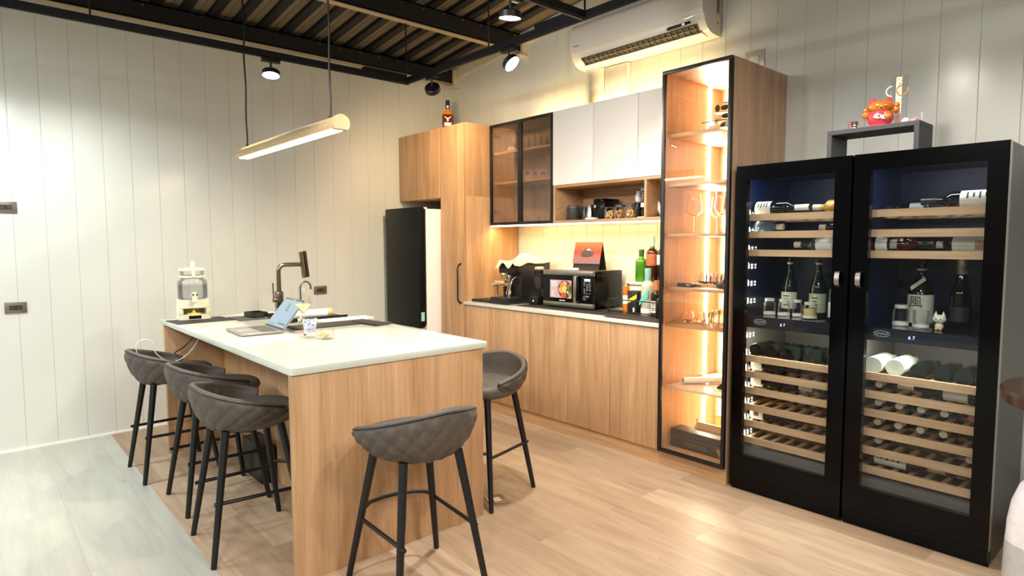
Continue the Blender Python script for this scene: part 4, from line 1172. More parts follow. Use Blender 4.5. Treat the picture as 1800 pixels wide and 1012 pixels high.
# microwave, standing on a mat
tag(MB().box(-0.53, 0.42, -0.17, 0.17, 0, 0.004).build('black_mat', MATB, loc=(2.17, -0.40, CZ)), 'long black mat under the front of the microwave', 'mat')
tag(MB().box(-0.20, 0.24, -0.155, 0.12, 0, 0.005).build('black_mat', MATB, loc=(2.78, -0.48, CZ + 0.0)), 'black bar mat at the right end of the kitchen worktop before the bottles', 'mat')
bpy.data.objects['black_mat.005'].location.x = 2.80
t = thing('microwave_oven', 'black microwave with steel trim and a food picture stuck on its door', 'microwave', (2.06, -0.24, CZ + 0.004), R(3))
X0, X1, Y0, Y1, Z1 = -0.25, 0.245, -0.19, 0.17, 0.285
MB().box(X0, X1, Y0 + 0.02, Y1, 0.012, Z1).build('housing', GLOSSB, t, bevel=0.006)
for sx in (X0 + 0.03, X1 - 0.06):
    for sy in (Y0 + 0.04, Y1 - 0.05):
        MB().lathe([(0, 0), (0.014, 0), (0.014, 0.013), (0, 0.013)], (sx + 0.015, sy, 0), 14).build('foot', BLACKP, t)
MB().box(X0, X1, Y0 - 0.004, Y0 + 0.02, Z1 - 0.034, Z1 + 0.001).build('top_trim', STEEL, t, bevel=0.002)
MB().box(X0, X1, Y0 - 0.004, Y0 + 0.02, 0.008, 0.044).build('bottom_trim', STEEL, t, bevel=0.002)
MB().box(X0 + 0.004, X1 - 0.004, -0.14, 0.165, Z1 + 0.0005, Z1 + 0.002).build('top_sheet', STEEL, t)
dr = MB().box(X0, X0 + 0.345, Y0 - 0.003, Y0 + 0.02, 0.0445, Z1 - 0.0345).build('door', GLOSSB, t)
hn = MB().box(X0 + 0.335, X0 + 0.362, Y0 - 0.038, Y0 - 0.028, 0.05, Z1 - 0.035).box(X0 + 0.335, X0 + 0.362, Y0 - 0.03, Y0 - 0.003, 0.05, 0.062).box(X0 + 0.335, X0 + 0.362, Y0 - 0.03, Y0 - 0.003, Z1 - 0.047, Z1 - 0.035).build('handle', STEEL, dr, bevel=0.003)
pic = MB().box(X0 + 0.075, X0 + 0.29, Y0 - 0.0045, Y0 - 0.0032, 0.075, 0.212).build('food_sticker', mat('mauve_print', (186, 158, 164), 0.5), dr)
px_, pz_ = X0 + 0.225, 0.142
def disc(r, m, name, x, z, dy, par, sxx=1, szz=1, clipx=None):
    pts = [(x + r * sxx * math.cos(2 * PI * k / 30), z + r * szz * math.sin(2 * PI * k / 30)) for k in range(30)]
    if clipx: pts = [(min(a, clipx), b) for a, b in pts]
    return MB().prism(pts, Y0 - 0.0046 - dy, Y0 - 0.0046 - dy + 0.0004, 'y').build(name, m, par, smooth=False)
cx = X0 + 0.289
bowl = disc(0.068, mat('bowl_brown', (70, 34, 26), 0.5), 'printed_bowl', px_, pz_, 0.0004, pic, clipx=cx)
for i, (dx, dz, r_, c, sx_) in enumerate(((-0.03, 0.03, 0.022, (214, 110, 60), 1), (-0.035, -0.005, 0.026, (232, 156, 84), 1), (0.0, 0.045, 0.02, (230, 150, 100), 1.2), (0.0, 0.0, 0.028, (240, 190, 110), 0.8), (-0.01, -0.043, 0.022, (196, 84, 48), 1.2), (0.035, -0.01, 0.02, (66, 98, 44), 1.2), (0.045, -0.035, 0.014, (120, 150, 80), 1), (0.035, 0.02, 0.016, (90, 120, 60), 1), (0.05, 0.035, 0.012, (190, 90, 60), 1), (0.03, -0.02, 0.008, (226, 226, 130), 1))):
    disc(r_, mat('food_%d' % i, c, 0.5, 0, 0.25, 90), 'printed_food', px_ + dx, pz_ + dz, 0.0008 + 0.0001 * i, bowl, sx_, clipx=cx)
m = MB()
for zz, w_ in ((0.196, 0.06), (0.186, 0.035), (0.182, 0.058), (0.168, 0.062), (0.165, 0.04), (0.122, 0.035), (0.106, 0.034), (0.09, 0.03)):
    m.box(X0 + 0.088, X0 + 0.088 + w_, Y0 - 0.0052, Y0 - 0.0046, zz, zz + 0.005)
m.build('printed_text', PAPER, pic, smooth=False)
m = MB()
for i in range(9):
    m.box(X0 + 0.170 + i * 0.0065, X0 + 0.175 + i * 0.0065, Y0 - 0.0038, Y0 - 0.003, 0.053, 0.060)
m.build('maker_name', WHITEP, dr, smooth=False)
pn = MB().box(X0 + 0.348, X1, Y0 - 0.003, Y0 + 0.02, 0.0445, Z1 - 0.0345).build('control_panel', GLOSSB, t)
MB().box(X0 + 0.415, X0 + 0.468, Y0 - 0.0042, Y0 - 0.003, 0.212, 0.229).build('display', emis('pale_blue_display', (0.55, 0.65, 1.0), 1.6), pn)
m = MB(); random.seed(11)
for r_ in range(8):
    for c_ in range(3):
        if random.random() < 0.9:
            m.box(X0 + 0.408 + c_ * 0.025, X0 + 0.420 + c_ * 0.025 + random.random() * 0.007, Y0 - 0.0036, Y0 - 0.003, 0.200 - r_ * 0.0115, 0.204 - r_ * 0.0115)
m.build('button_legends', mat('grey_print', (150, 148, 146), 0.5), pn, smooth=False)
kb = MB().lathe([(0, 0), (0.021, 0), (0.019, 0.018), (0, 0.018)], (X0 + 0.43, Y0 - 0.003, 0.088), 28, 'y')
kb.v = [(x, 2 * (Y0 - 0.003) - y, z) for x, y, z in kb.v]
kb.box(X0 + 0.426, X0 + 0.434, Y0 - 0.026, Y0 - 0.02, 0.07, 0.106).build('knob', CHROME, pn)
for a, b in ((X1 + 0.0006, 0.25), (X1 + 0.0006, 0.034)):
    MB().tube([(a, -0.14, b), (a, 0.14, b)], 0.003, 8).build('side_rib', GLOSSB, t)
# calendar and remote on the microwave
MT = CZ + 0.004 + 0.2871
t = thing('desk_calendar', 'tent desk calendar with a red picture of a car on the microwave', 'calendar', (2.10, -0.22, MT), R(4))
def slab(p0, p1, x0, x1, th, nm, m, par):
    (ya, za), (yb, zb) = p0, p1
    n = Vector((0, -(zb - za), yb - ya)).normalized() * th
    poly = [(ya, za), (yb, zb), (yb + n.y, zb + n.z), (ya + n.y, za + n.z)]
    return MB().prism(poly, x0, x1, 'x').build(nm, m, par, smooth=False)
BK = mat('black_card', (20, 18, 18), 0.6)
slab((-0.045, 0.0), (0.0, 0.205), -0.125, 0.125, 0.003, 'front_card', BK, t)
slab((0.05, 0.0), (0.004, 0.205), -0.125, 0.125, -0.003, 'rear_card', BK, t)
MB().box(-0.123, 0.123, -0.04, 0.045, 0.0, 0.003).build('foot_card', BK, t)
cm, nt, p, N, L = nodes('red_sky_print')
tc = N.new('ShaderNodeTexCoord'); se = N.new('ShaderNodeSeparateXYZ'); L.new(tc.outputs['Object'], se.inputs[0])
no = N.new('ShaderNodeTexNoise'); no.inputs['Scale'].default_value = 14; L.new(tc.outputs['Object'], no.inputs['Vector'])
ma = N.new('ShaderNodeMath'); ma.operation = 'MULTIPLY_ADD'; ma.inputs[1].default_value = 0.06
L.new(no.outputs['Fac'], ma.inputs[0]); L.new(se.outputs['Z'], ma.inputs[2])
mr = N.new('ShaderNodeMapRange'); mr.inputs['From Min'].default_value = 0.06; mr.inputs['From Max'].default_value = 0.23; L.new(ma.outputs[0], mr.inputs['Value'])
rm = N.new('ShaderNodeValToRGB'); el = rm.color_ramp.elements
el[0].color = (*lin((110, 96, 104)), 1); el[1].color = (*lin((214, 70, 40)), 1)
e = el.new(0.4); e.color = (*lin((128, 78, 80)), 1); e = el.new(0.6); e.color = (*lin((190, 46, 38)), 1)
L.new(mr.outputs[0], rm.inputs['Fac']); L.new(rm.outputs['Color'], p.inputs['Base Color'])
pg = slab((-0.0405, 0.047), (-0.002, 0.213), -0.13, 0.13, 0.0045, 'picture_page', cm, t)
def onpage(s, d):  # s up the page
    a = Vector((0, -0.0405, 0.047)); b = Vector((0, -0.002, 0.213)); n = Vector((0, -(b.z - a.z), b.y - a.y)).normalized()
    q = a + (b - a) * s + n * (0.0045 + d); return q
q0 = onpage(0.5, 0.0006)
carm = Matrix.Translation(q0) @ Matrix.Rotation(R(-13), 4, 'X')
car = MB().prism([(-0.06, -0.02), (-0.055, 0.012), (-0.035, 0.022), (-0.015, 0.040), (0.035, 0.038), (0.055, 0.022), (0.062, 0.0), (0.055, -0.024), (0.0, -0.034), (-0.045, -0.03)], -0.0008, 0.0, 'y').xf(carm)
cr = car.build('printed_car', mat('dark_car_print', (64, 52, 54), 0.4), pg, smooth=False)
MB().prism([(-0.01, 0.02), (0.0, 0.034), (0.03, 0.032), (0.035, 0.02)], -0.0014, -0.0009, 'y').box(0.04, 0.048, -0.0014, -0.0009, 0.012, 0.018).xf(carm).build('printed_highlights', mat('pale_print', (196, 160, 160), 0.4), cr, smooth=False)
scrap('remote_control', (2.02, -0.345, MT), (0.13, 0.04, 0.016), WHITEP, 'white remote lying on the microwave before the calendar', 'remote', R(6))

# serving tray at left end
scrap('black_tray', (1.20, -0.50, CZ), (0.24, 0.17, 0.02), BLACKP, 'flat black box at the left end of the kitchen worktop', 'box', 0)

# riser and rack with spirits
RW = mat('white_riser', (212, 206, 192), 0.5)
t = thing('bottle_riser', 'white step box holding the back row of spirit bottles', 'riser', (2.70, -0.14, CZ))
MB().box(-0.23, 0.25, -0.085, 0.085, 0.0, 0.215).build('box', RW, t, bevel=0.003)
t = thing('wire_bottle_rack', 'black wire rack around the front spirit bottles', 'rack', (2.70, -0.35, CZ))
m = MB()
for z, y in ((0.022, -0.105), (0.105, -0.105), (0.195, 0.115)):
    m.tube([(-0.21, y, z), (0.25, y, z)], 0.0035, 8)
m.tube([(-0.21, -0.105, 0.005), (-0.21, -0.105, 0.115)], 0.005, 8).tube([(-0.21, 0.115, 0.0), (-0.21, 0.115, 0.205)], 0.005, 8)
m.tube([(-0.21, -0.105, 0.105), (-0.21, 0.115, 0.105)], 0.0035, 8).tube([(-0.21, 0.115, 0.203), (-0.19, 0.085, 0.203)], 0.005, 8)
m.tube([(0.25, -0.105, 0.005), (0.25, -0.105, 0.115)], 0.005, 8).tube([(0.25, 0.115, 0.0), (0.25, 0.115, 0.205)], 0.005, 8)
m.build('wire_frame', BLACKM, t)
GS = 'spirit bottles on the kitchen worktop'
CYAN = mat('cyan_cap', (124, 176, 172), 0.4, 0, 0.1)
PG = mat('pale_green_foil', (160, 196, 140), 0.4)
RUST = mat('rust_label', (150, 84, 56), 0.6, 0, 0.3, 60)
bz = CZ + 0.215
bottle('spirit_bottle', 'green glass bottle on the white riser, leftmost of the back row', 'bottle', (2.54, -0.145, bz), 0.235, 0.043, mat('green_bottle', (58, 118, 22), 0.08, 0, 0.3, 12), 0, GS, (), (0.8, 1.0), mat('dark_green_cap', (44, 76, 26), 0.3), 'spirit', rn=0.017)
b = bottle('spirit_bottle', 'brown bottle with pale blue cap and rust label, middle of the back row', 'bottle', (2.635, -0.145, bz), 0.33, 0.043, AMBER, 0, GS, ((0.12, 0.205, RUST, 200, 360),), (0.78, 1.0), CYAN, 'spirit', rn=0.016)
b = bottle('spirit_bottle', 'brown bottle with pale blue cap at the right end of the back row', 'bottle', (2.728, -0.145, bz), 0.33, 0.043, BROWNG, 0, GS, ((0.13, 0.20, CREAM, 220, 340),), (0.78, 1.0), CYAN, 'spirit', rn=0.016)
bottle('spirit_bottle', 'short dark bottle in front of the right blue-capped bottle', 'bottle', (2.80, -0.195, bz), 0.20, 0.036, BROWNG, 0, GS, ((0.02, 0.06, BLACKP, 200, 360),), (0.78, 1.0), mat('dark_green_cap2', (40, 54, 34), 0.3), 'spirit', rn=0.015)
fz = CZ
bottle('spirit_bottle', 'small orange bottle with an orange cap and white label at the rack corner', 'bottle', (2.572, -0.36, fz), 0.195, 0.022, mat('orange_liquor', (214, 120, 34), 0.12, 0, 0.1), 0, GS, ((0.07, 0.13, PAPER, 200, 360),), (0.80, 1.0), mat('orange_cap', (226, 112, 30), 0.35), 'spirit', rn=0.019)
t = thing('gift_box', 'tall black carton with a yellow diagonal stripe among the spirit bottles', 'box', (2.643, -0.35, fz), 0, GS)
MB().box(-0.038, 0.038, -0.035, 0.035, 0, 0.165).build('carton', mat('black_carton', (26, 24, 20), 0.5), t, bevel=0.0015)
MB().prism([(-0.040, 0.075), (-0.040, 0.10), (0.040, 0.145), (0.040, 0.115)], -0.0362, -0.0352, 'y').build('yellow_stripe', mat('yellow_print', (214, 190, 58), 0.5), t, smooth=False)
MB().box(0.008, 0.022, -0.0362, -0.0352, 0.02, 0.05).build('white_print', PAPER, t)
b = bottle('spirit_bottle', 'clear bottle with teal diagonal stripe and blue cap in the front row', 'bottle', (2.745, -0.345, fz), 0.325, 0.045, mat('clear_spirit_glass', (186, 184, 160), 0.08, 0, 0.12, 14), 0, GS, ((0.02, 0.05, PAPER, 220, 340),), (0.74, 1.0), CYAN, 'spirit', rn=0.019)
MB().prism([(-0.036, 0.07), (-0.036, 0.10), (0.036, 0.19), (0.036, 0.13)], -0.0, 0.001, 'y').build('teal_stripe', mat('teal_print', (98, 186, 170), 0.4), b, smooth=False).location = (0, -0.0475, 0)
b = bottle('spirit_bottle', 'dark bottle with orange neck wrap and white label in the front row', 'bottle', (2.84, -0.375, fz), 0.245, 0.038, BROWNG, 0, GS, ((0.03, 0.11, CREAM, 190, 340),), (0.74, 1.0), mat('copper_wrap', (196, 120, 66), 0.4, 0.2, 0.2), 'spirit', rn=0.017, marks=True)
bottle('spirit_bottle', 'squat black bottle nearest the tall display cabinet', 'bottle', (2.925, -0.44, fz + 0.005), 0.18, 0.038, mat('black_bottle', (24, 14, 10), 0.1), 0, GS, (), (0.78, 1.0), BLACKP, 'spirit', rn=0.018)
bottle('spirit_bottle', 'slim dark bottle between the yellow striped carton and the clear bottle', 'bottle', (2.695, -0.27, fz), 0.185, 0.02, DARKG, 0, GS, (), (0.78, 1.0), mat('dark_green_cap', (44, 76, 26), 0.3), 'spirit', rn=0.010)

# open shelf contents -------------------------------------------------
SZ = 1.570
t = thing('black_canister', 'dark grey lidded canister at the left end of the open shelf', 'canister', (1.925, -0.21, SZ))
MB().lathe([(0, 0), (0.05, 0), (0.052, 0.003), (0.052, 0.098), (0, 0.098)], seg=32).build('body', mat('dark_grey_metal', (62, 62, 66), 0.35, 0.3), t)
MB().lathe([(0, 0.099), (0.053, 0.099), (0.053, 0.112), (0.045, 0.118), (0, 0.118)], seg=32).build('lid', mat('dark_lid', (84, 84, 90), 0.3, 0.3), t)
t = thing('black_canister', 'small black tin beside the grey canister on the open shelf', 'canister', (2.015, -0.175, SZ))
MB().lathe([(0, 0), (0.034, 0), (0.034, 0.1), (0.03, 0.108), (0, 0.108)], seg=28).build('body', BLACKP, t)
t = thing('steel_pitcher', 'steel milk pitcher on the open shelf', 'pitcher', (2.105, -0.22, SZ))
MB().lathe([(0, 0), (0.034, 0), (0.036, 0.01), (0.03, 0.06), (0.024, 0.095), (0.028, 0.115), (0.026, 0.115), (0.022, 0.094), (0, 0.09)], seg=28).build('body', STEEL, t)
MB().tube(smooth_path([(-0.027, 0, 0.10), (-0.055, 0, 0.09), (-0.058, 0, 0.05), (-0.034, 0, 0.02)], 6), 0.004, 8).build('handle', STEEL, t)
t = thing('capsule_machine', 'black coffee grinder box standing on the open shelf', 'appliance', (2.205, -0.15, SZ))
MB().box(-0.05, 0.06, -0.09, 0.09, 0, 0.158).build('body', GLOSSB, t, bevel=0.006)
MB().lathe([(0, 0), (0.012, 0), (0.012, 0.012), (0, 0.012)], (-0.02, -0.105, 0.10), 16, 'y').build('knob', CHROME, t)
scrap('small_white_box', (2.165, -0.27, SZ), (0.085, 0.05, 0.016), PAPER, 'small flat white box in front of the black appliance on the open shelf', 'box')
PASTA = [mat('dry_pasta', (222, 182, 110), 0.7, 0, 0.2, 80), mat('dry_nuts', (186, 134, 84), 0.7, 0, 0.3, 80)]
for i, (x, lb) in enumerate(((2.32, 'leftmost of the three snack jars on the open shelf, without a dark lid'), (2.412, 'middle of the three snack jars on the open shelf, brown nuts inside'), (2.507, 'rightmost of the three snack jars on the open shelf, yellow pasta inside'))):
    t = thing('snack_jar', lb, 'jar', (x, -0.24, SZ), 0, 'snack jars on the open shelf')
    MB().lathe([(0, 0), (0.039, 0), (0.042, 0.004), (0.042, 0.072), (0.036, 0.08), (0.036, 0.084), (0.033, 0.084), (0.033, 0.079), (0.039, 0.071), (0.039, 0.004), (0, 0.003)], seg=32).build('glass_body', GW, t)
    n_ = 26; random.seed(20 + i)
    for k in range(n_):
        a = random.random() * 6.28; rr = 0.029 * math.sqrt(random.random())
        MB().ball((0, 0, 0), 0.012, 10, 6, (1.1, 0.7, 0.55)).xf(Euler((random.random() * 3, random.random() * 3, random.random() * 3)).to_matrix().to_4x4()).build('morsel', PASTA[1 if i == 1 else 0], t, loc=(rr * math.cos(a), rr * math.sin(a), 0.013 + 0.048 * k / n_), angle=60)
    MB().lathe([(0, 0.0845), (0.037, 0.0845), (0.037, 0.098), (0.033, 0.103), (0, 0.103)] if i else [(0, 0.0845), (0.037, 0.0845), (0.037, 0.089), (0, 0.089)], seg=32).build('lid', mat('dark_lid', (84, 84, 90), 0.3, 0.3) if i else GW, t)
t = thing('hand_blender', 'black and white hand blender bottle behind the snack jars', 'bottle', (2.485, -0.12, SZ))
MB().lathe([(0, 0), (0.042, 0), (0.045, 0.03), (0.04, 0.08), (0.026, 0.12), (0, 0.125)], seg=28).build('dark_body', BLACKP, t)
MB().lathe([(0, 0.125), (0.026, 0.125), (0.022, 0.17), (0.012, 0.185), (0.012, 0.20), (0, 0.20)], seg=24).build('white_top', WHITEP, t)
t = thing('siphon_stand', 'black and chrome coffee siphon stand at the right of the snack jars', 'coffee maker', (2.625, -0.20, SZ))
MB().box(-0.045, 0.045, -0.055, 0.055, 0, 0.01).build('white_base', WHITEP, t, bevel=0.003)
MB().tube([(0.0, 0.03, 0.01), (0.0, 0.03, 0.235)], 0.007, 10).tube([(0.02, 0.0, 0.01), (0.01, 0.02, 0.22)], 0.006, 10).build('post', BLACKM, t)
MB().lathe([(0, 0.012), (0.03, 0.014), (0.036, 0.045), (0.025, 0.08), (0.01, 0.09), (0, 0.09)], (0, -0.01, 0), 24).build('globe', glass('smoky_globe', (0.5, 0.42, 0.38), 1.4, edge=0.4), t)
MB().box(-0.035, 0.04, -0.03, 0.02, 0.195, 0.212).tube([(-0.035, -0.02, 0.212), (-0.02, -0.02, 0.245)], 0.004, 8).tube([(0.03, -0.02, 0.212), (0.035, -0.02, 0.245)], 0.004, 8).build('top_bracket', mat('grey_blue_plastic', (120, 128, 138), 0.4), t)
MB().tube([(-0.05 + 0.035 * math.cos(a / 10 * 2 * PI), -0.03 + 0.01 * math.sin(a / 10 * 2 * PI), 0.15 + 0.04 * math.sin(a / 10 * 2 * PI)) for a in range(11)], 0.0035, 8).build('coiled_hose', mat('grey_hose', (130, 126, 122), 0.4), t)
MB().box(-0.01, 0.05, -0.062, -0.058, 0.075, 0.105).build('white_tag', WHITEP, t)
t = thing('white_teapot', 'white teapot with a curved spout in the right compartment of the open shelf', 'teapot', (2.80, -0.20, SZ + 0.008))
MB().lathe([(0, 0), (0.04, 0), (0.055, 0.02), (0.056, 0.06), (0.046, 0.10), (0.03, 0.12), (0, 0.128)], seg=32).build('pot', mat('white_ceramic', (226, 222, 214), 0.15), t)
MB().tube(smooth_path([(-0.045, 0, 0.012), (-0.07, -0.0, 0.05), (-0.078, -0.0, 0.09), (-0.10, -0.0, 0.118)], 6), [0.018, 0.0175, 0.017, 0.016, 0.016, 0.015, 0.0145, 0.014, 0.0135, 0.013, 0.0125, 0.012, 0.012, 0.0115, 0.011, 0.0105, 0.010, 0.0095, 0.009], 14).build('spout', mat('white_ceramic', (226, 222, 214), 0.15), t)
MB().lathe([(0, 0.129), (0.008, 0.13), (0.01, 0.14), (0, 0.147)], seg=16).build('lid_knob', mat('white_ceramic', (226, 222, 214), 0.15), t)
scrap('wooden_coaster', (2.815, -0.20, SZ), (0.16, 0.14, 0.008), mat('walnut', (96, 62, 40), 0.5), 'thin dark wooden board under the white teapot', 'board')

# glazed wall cabinet contents ----------------------------------------
def tumbler(name, label, loc, r, h, group, taper=0.85, m=None):
    m = m or GX
    t = thing(name, label, 'glass', loc, 0, group)
    MB().lathe([(0, 0), (r * taper, 0), (r, h), (r - 0.002, h), (r * taper - 0.003, 0.008), (0, 0.008)], seg=22).build('glass_body', m, t)
    return t
z2 = 2.1835
tb = None
GG = 'drinking glasses on the top shelf of the glazed wall cabinet'
random.seed(2)
for i in range(15):
    x = 1.27 + i * 0.0365 + random.uniform(-0.004, 0.004); y = -0.26 + (i % 2) * 0.11
    lab = 'clear glass on the top shelf of the glazed wall cabinet, ' + ORD[i]
    if tb is None: tb = tumbler('drinking_glass', lab, (x, y, z2), 0.031, 0.115, GG)
    else:
        c = dup(tb, lab, (x, y, z2)); c.scale = (0.9, 0.9, random.uniform(0.75, 1.05))
t = thing('glass_carafe', 'round glass carafe lying at the left of the top glazed cabinet shelf', 'carafe', (1.20, -0.22, z2 + 0.0285))
MB().lathe([(0, -0.05), (0.02, -0.048), (0.028, -0.02), (0.024, 0.01), (0.01, 0.03), (0.01, 0.06), (0, 0.06)], seg=24, axis='x').build('glass_body', mat('milky_glass', (196, 180, 160), 0.2), t)
BL = mat('blue_cap', (54, 60, 190), 0.4)
t0 = None
for i, (x, y) in enumerate(((1.335, -0.25), (1.375, -0.16), (1.425, -0.25), (1.485, -0.22), (1.53, -0.17))):
    lab = 'blue capped jar on the middle shelf of the glazed wall cabinet, ' + ORD[max(0, i - 1)]
    if t0 is None:
        t0 = thing('blue_capped_jar', lab, 'jar', (x, y, 1.9235), 0, 'blue capped jars')
        MB().lathe([(0, 0), (0.021, 0), (0.022, 0.002), (0.022, 0.04), (0.017, 0.047), (0, 0.047)], seg=22).build('glass_body', GW, t0)
        MB().lathe([(0, 0.0475), (0.019, 0.0475), (0.019, 0.068), (0, 0.069)], seg=22).build('cap', BL, t0)
    elif i != 1: dup(t0, lab, (x, y, 1.9235))
g = 'small glasses on the bottom of the glazed wall cabinet'
sg = None
for i, x in enumerate((1.12, 1.19, 1.26, 1.33, 1.40, 1.47, 1.54, 1.70, 1.75, 1.79)):
    lab = 'small glass on the bottom of the glazed wall cabinet, ' + ORD[i]
    y = -0.25 + (i % 2) * 0.08
    if sg is None: sg = tumbler('small_glass', lab, (x, y, 1.568), 0.026, 0.06, g, 0.7)
    else:
        c = dup(sg, lab, (x, y, 1.568)); c.scale = (1, 1, 1 if i < 7 else 1.5)
scrap('wooden_block', (1.63, -0.20, 1.568), (0.075, 0.05, 0.085), mat('tan_wood2', (176, 128, 84), 0.5), 'small tan wooden block among the glasses in the glazed wall cabinet', 'block')

# display cabinet contents ---------------------------------------------
# top shelf: stepped ornament of small tiers with pebbles and plants
TZ = 2.0505
t = thing('tiered_ornament', 'stepped wooden ornament with green plants and white pebbles on the top display shelf', 'ornament', (3.33, -0.33, TZ))
BR_ = mat('dark_bronze_sheet', (66, 50, 34), 0.4, 0.4)
TW = mat('pale_tier_wood', (220, 186, 130), 0.5)
for i, (x0, x1, z) in enumerate(((-0.21, 0.13, 0.028), (-0.17, 0.13, 0.082), (-0.10, 0.13, 0.135), (-0.04, 0.13, 0.186), (0.01, 0.13, 0.226))):
    MB().box(x0, x1, -0.06 + i * 0.008, 0.06, z, z + 0.005).build('tier', BR_ if i % 2 else TW, t)
MB().box(0.08, 0.13, -0.05, 0.06, 0.0, 0.028).box(0.06, 0.13, 0.0, 0.06, 0.033, 0.082).box(0.04, 0.13, 0.0, 0.06, 0.087, 0.135).box(0.02, 0.13, 0.0, 0.06, 0.14, 0.186).box(0.03, 0.13, 0.01, 0.06, 0.191, 0.226).box(-0.05, 0.0, -0.05, 0.0, 0, 0.028).build('step_block', TW, t)
PEB = mat('white_pebble', (228, 220, 208), 0.35)
LEAF = mat('dark_leaf', (52, 60, 34), 0.6, 0, 0.3, 60)
random.seed(4)
for x, z, r_ in ((-0.18, 0.012, 0.012), (-0.15, 0.011, 0.011), (-0.12, 0.013, 0.013), (-0.16, 0.045, 0.012), (-0.11, 0.048, 0.014), (-0.075, 0.046, 0.013), (-0.135, 0.012, 0.012), (-0.075, 0.073, 0.012), (-0.07, 0.1, 0.013)):
    MB().ball((x, -0.045, z), r_, 14, 9).build('pebble', PEB, t)
for x, z, r_, s_ in ((-0.02, 0.052, 0.018, (1.6, 1, 1.1)), (0.02, 0.058, 0.022, (0.9, 1, 1.2)), (-0.01, 0.108, 0.016, (2.0, 1, 0.9)), (0.04, 0.11, 0.02, (1, 1, 1.2)), (-0.02, 0.158, 0.016, (1.8, 1, 1.0)), (0.03, 0.205, 0.014, (2, 1, 0.9)), (-0.07, 0.16, 0.018, (0.8, 0.8, 1.3)), (-0.02, 0.017, 0.014, (1.8, 1, 1))):
    MB().ball((x, -0.04, z), r_, 12, 8, s_).build('plant_tuft', LEAF, t)
MB().ball((0.005, -0.055, 0.06), 0.017, 16, 10, (0.8, 0.5, 1.4)).build('pale_stone', mat('pale_green_stone', (196, 196, 150), 0.3), t)
MB().lathe([(0, 0.2315), (0.012, 0.2315), (0.010, 0.26), (0.014, 0.275), (0.006, 0.29), (0.010, 0.302), (0, 0.306)], (0.04, 0, 0), 16).build('dark_figure', mat('dark_red_figure', (58, 26, 22), 0.4), t)
t = thing('dark_pebble', 'dark flat stone left of the stepped ornament on the top display shelf', 'stone', (3.125, -0.46, TZ))
MB().ball((0, 0, 0.011), 0.014, 20, 12, (2.0, 1.2, 0.8)).build('stone', mat('dark_stone', (58, 42, 34), 0.5), t)
# wine glasses
WG = None
gl = 'tall wine glasses in the display cabinet'
for i, (x, y, s_) in enumerate(((3.145, -0.42, 1.0), (3.265, -0.36, 0.92), (3.355, -0.46, 1.0), (3.40, -0.33, 1.0), (3.445, -0.50, 1.0))):
    lab = ('large stemmed wine glass standing alone at the left of the display cabinet shelf', 'stemmed wine glass before the light strip in the display cabinet', 'stemmed wine glass just right of the light strip', 'rear stemmed wine glass right of the light strip', 'rightmost stemmed wine glass at the front of the display cabinet shelf')[i]
    if WG is None:
        WG = thing('wine_glass', lab, 'glass', (x, y, 1.451), 0, gl)
        MB().lathe([(0.006, 0.108), (0.02, 0.113), (0.047, 0.135), (0.050, 0.148), (0.036, 0.245), (0.0345, 0.245), (0.048, 0.15), (0.044, 0.136), (0.018, 0.116), (0.0, 0.112)], seg=32).build('bowl', GX, WG)
        MB().lathe([(0, 0), (0.037, 0), (0.037, 0.001), (0.008, 0.004), (0.0035, 0.012), (0.003, 0.095), (0.006, 0.108), (0, 0.108)], seg=24).build('stem', GX, WG)
        o = WG
    else:
        o = dup(WG, lab, (x, y, 1.451)); o.scale = (s_, s_, s_)
# shelf with snifters and decanter, z = 1.1235
z4 = 1.1235
g = 'round glasses lying on the display cabinet shelf'
sn_ = None
for i in range(6):
    lab = 'round stemless glass behind the black case in the display cabinet, ' + ORD[i]
    loc = (3.165 + i * 0.036, -0.36 - 0.012 * (i % 2), z4 + 0.012)
    if sn_ is None:
        sn_ = thing('stemless_glass', lab, 'glass', loc, 0, g)
        MB().lathe([(0, 0), (0.018, 0), (0.034, 0.018), (0.037, 0.04), (0.029, 0.068), (0.0275, 0.068), (0.035, 0.04), (0.032, 0.019), (0, 0.004)], seg=28).build('glass_body', GX, sn_)
    else: dup(sn_, lab, loc)
scrap('glass_tray', (3.26, -0.36, z4), (0.26, 0.12, 0.012), mat('pale_tier_wood', (220, 186, 130), 0.5), 'thin pale wooden tray under the row of round glasses', 'tray')
t = thing('corkscrew_case', 'small black case with a silver cap before the row of round glasses', 'case', (3.165, -0.52, z4))
MB().box(-0.06, 0.05, -0.022, 0.022, 0, 0.024).build('case', BLACKP, t, bevel=0.006)
MB().box(0.01, 0.03, -0.0226, -0.0221, 0.008, 0.018).build('silver_badge', CHROME, t)
MB().tube([(0.05, 0, 0.012), (0.10, 0, 0.008)], [0.008, 0.003], 12).build('spike', BLACKP, t)
t = thing('glass_decanter', 'glass decanter with a tan stopper at the right of the display shelf', 'decanter', (3.405, -0.30, z4))
MB().lathe([(0, 0), (0.05, 0), (0.054, 0.01), (0.035, 0.055), (0.012, 0.10), (0.011, 0.14), (0.016, 0.15), (0.0145, 0.15), (0.0095, 0.139), (0.0105, 0.10), (0, 0.006)], seg=32).build('glass_body', GX, t)
MB().lathe([(0, 0.125), (0.0095, 0.125), (0.0105, 0.151), (0.02, 0.153), (0.02, 0.166), (0, 0.167)], seg=20).build('stopper', mat('tan_wood', (206, 172, 116), 0.5), t)
t = thing('goggles', 'dark rounded wine tool with pink inside at the right of the display shelf', 'tool', (3.40, -0.50, z4))
MB().lathe([(0.012, -0.012), (0.022, -0.012), (0.026, 0), (0.022, 0.012), (0.012, 0.012), (0.012, -0.012)], (0.02, 0, 0.038), 24, 'y').build('dark_ring', BLACKP, t)
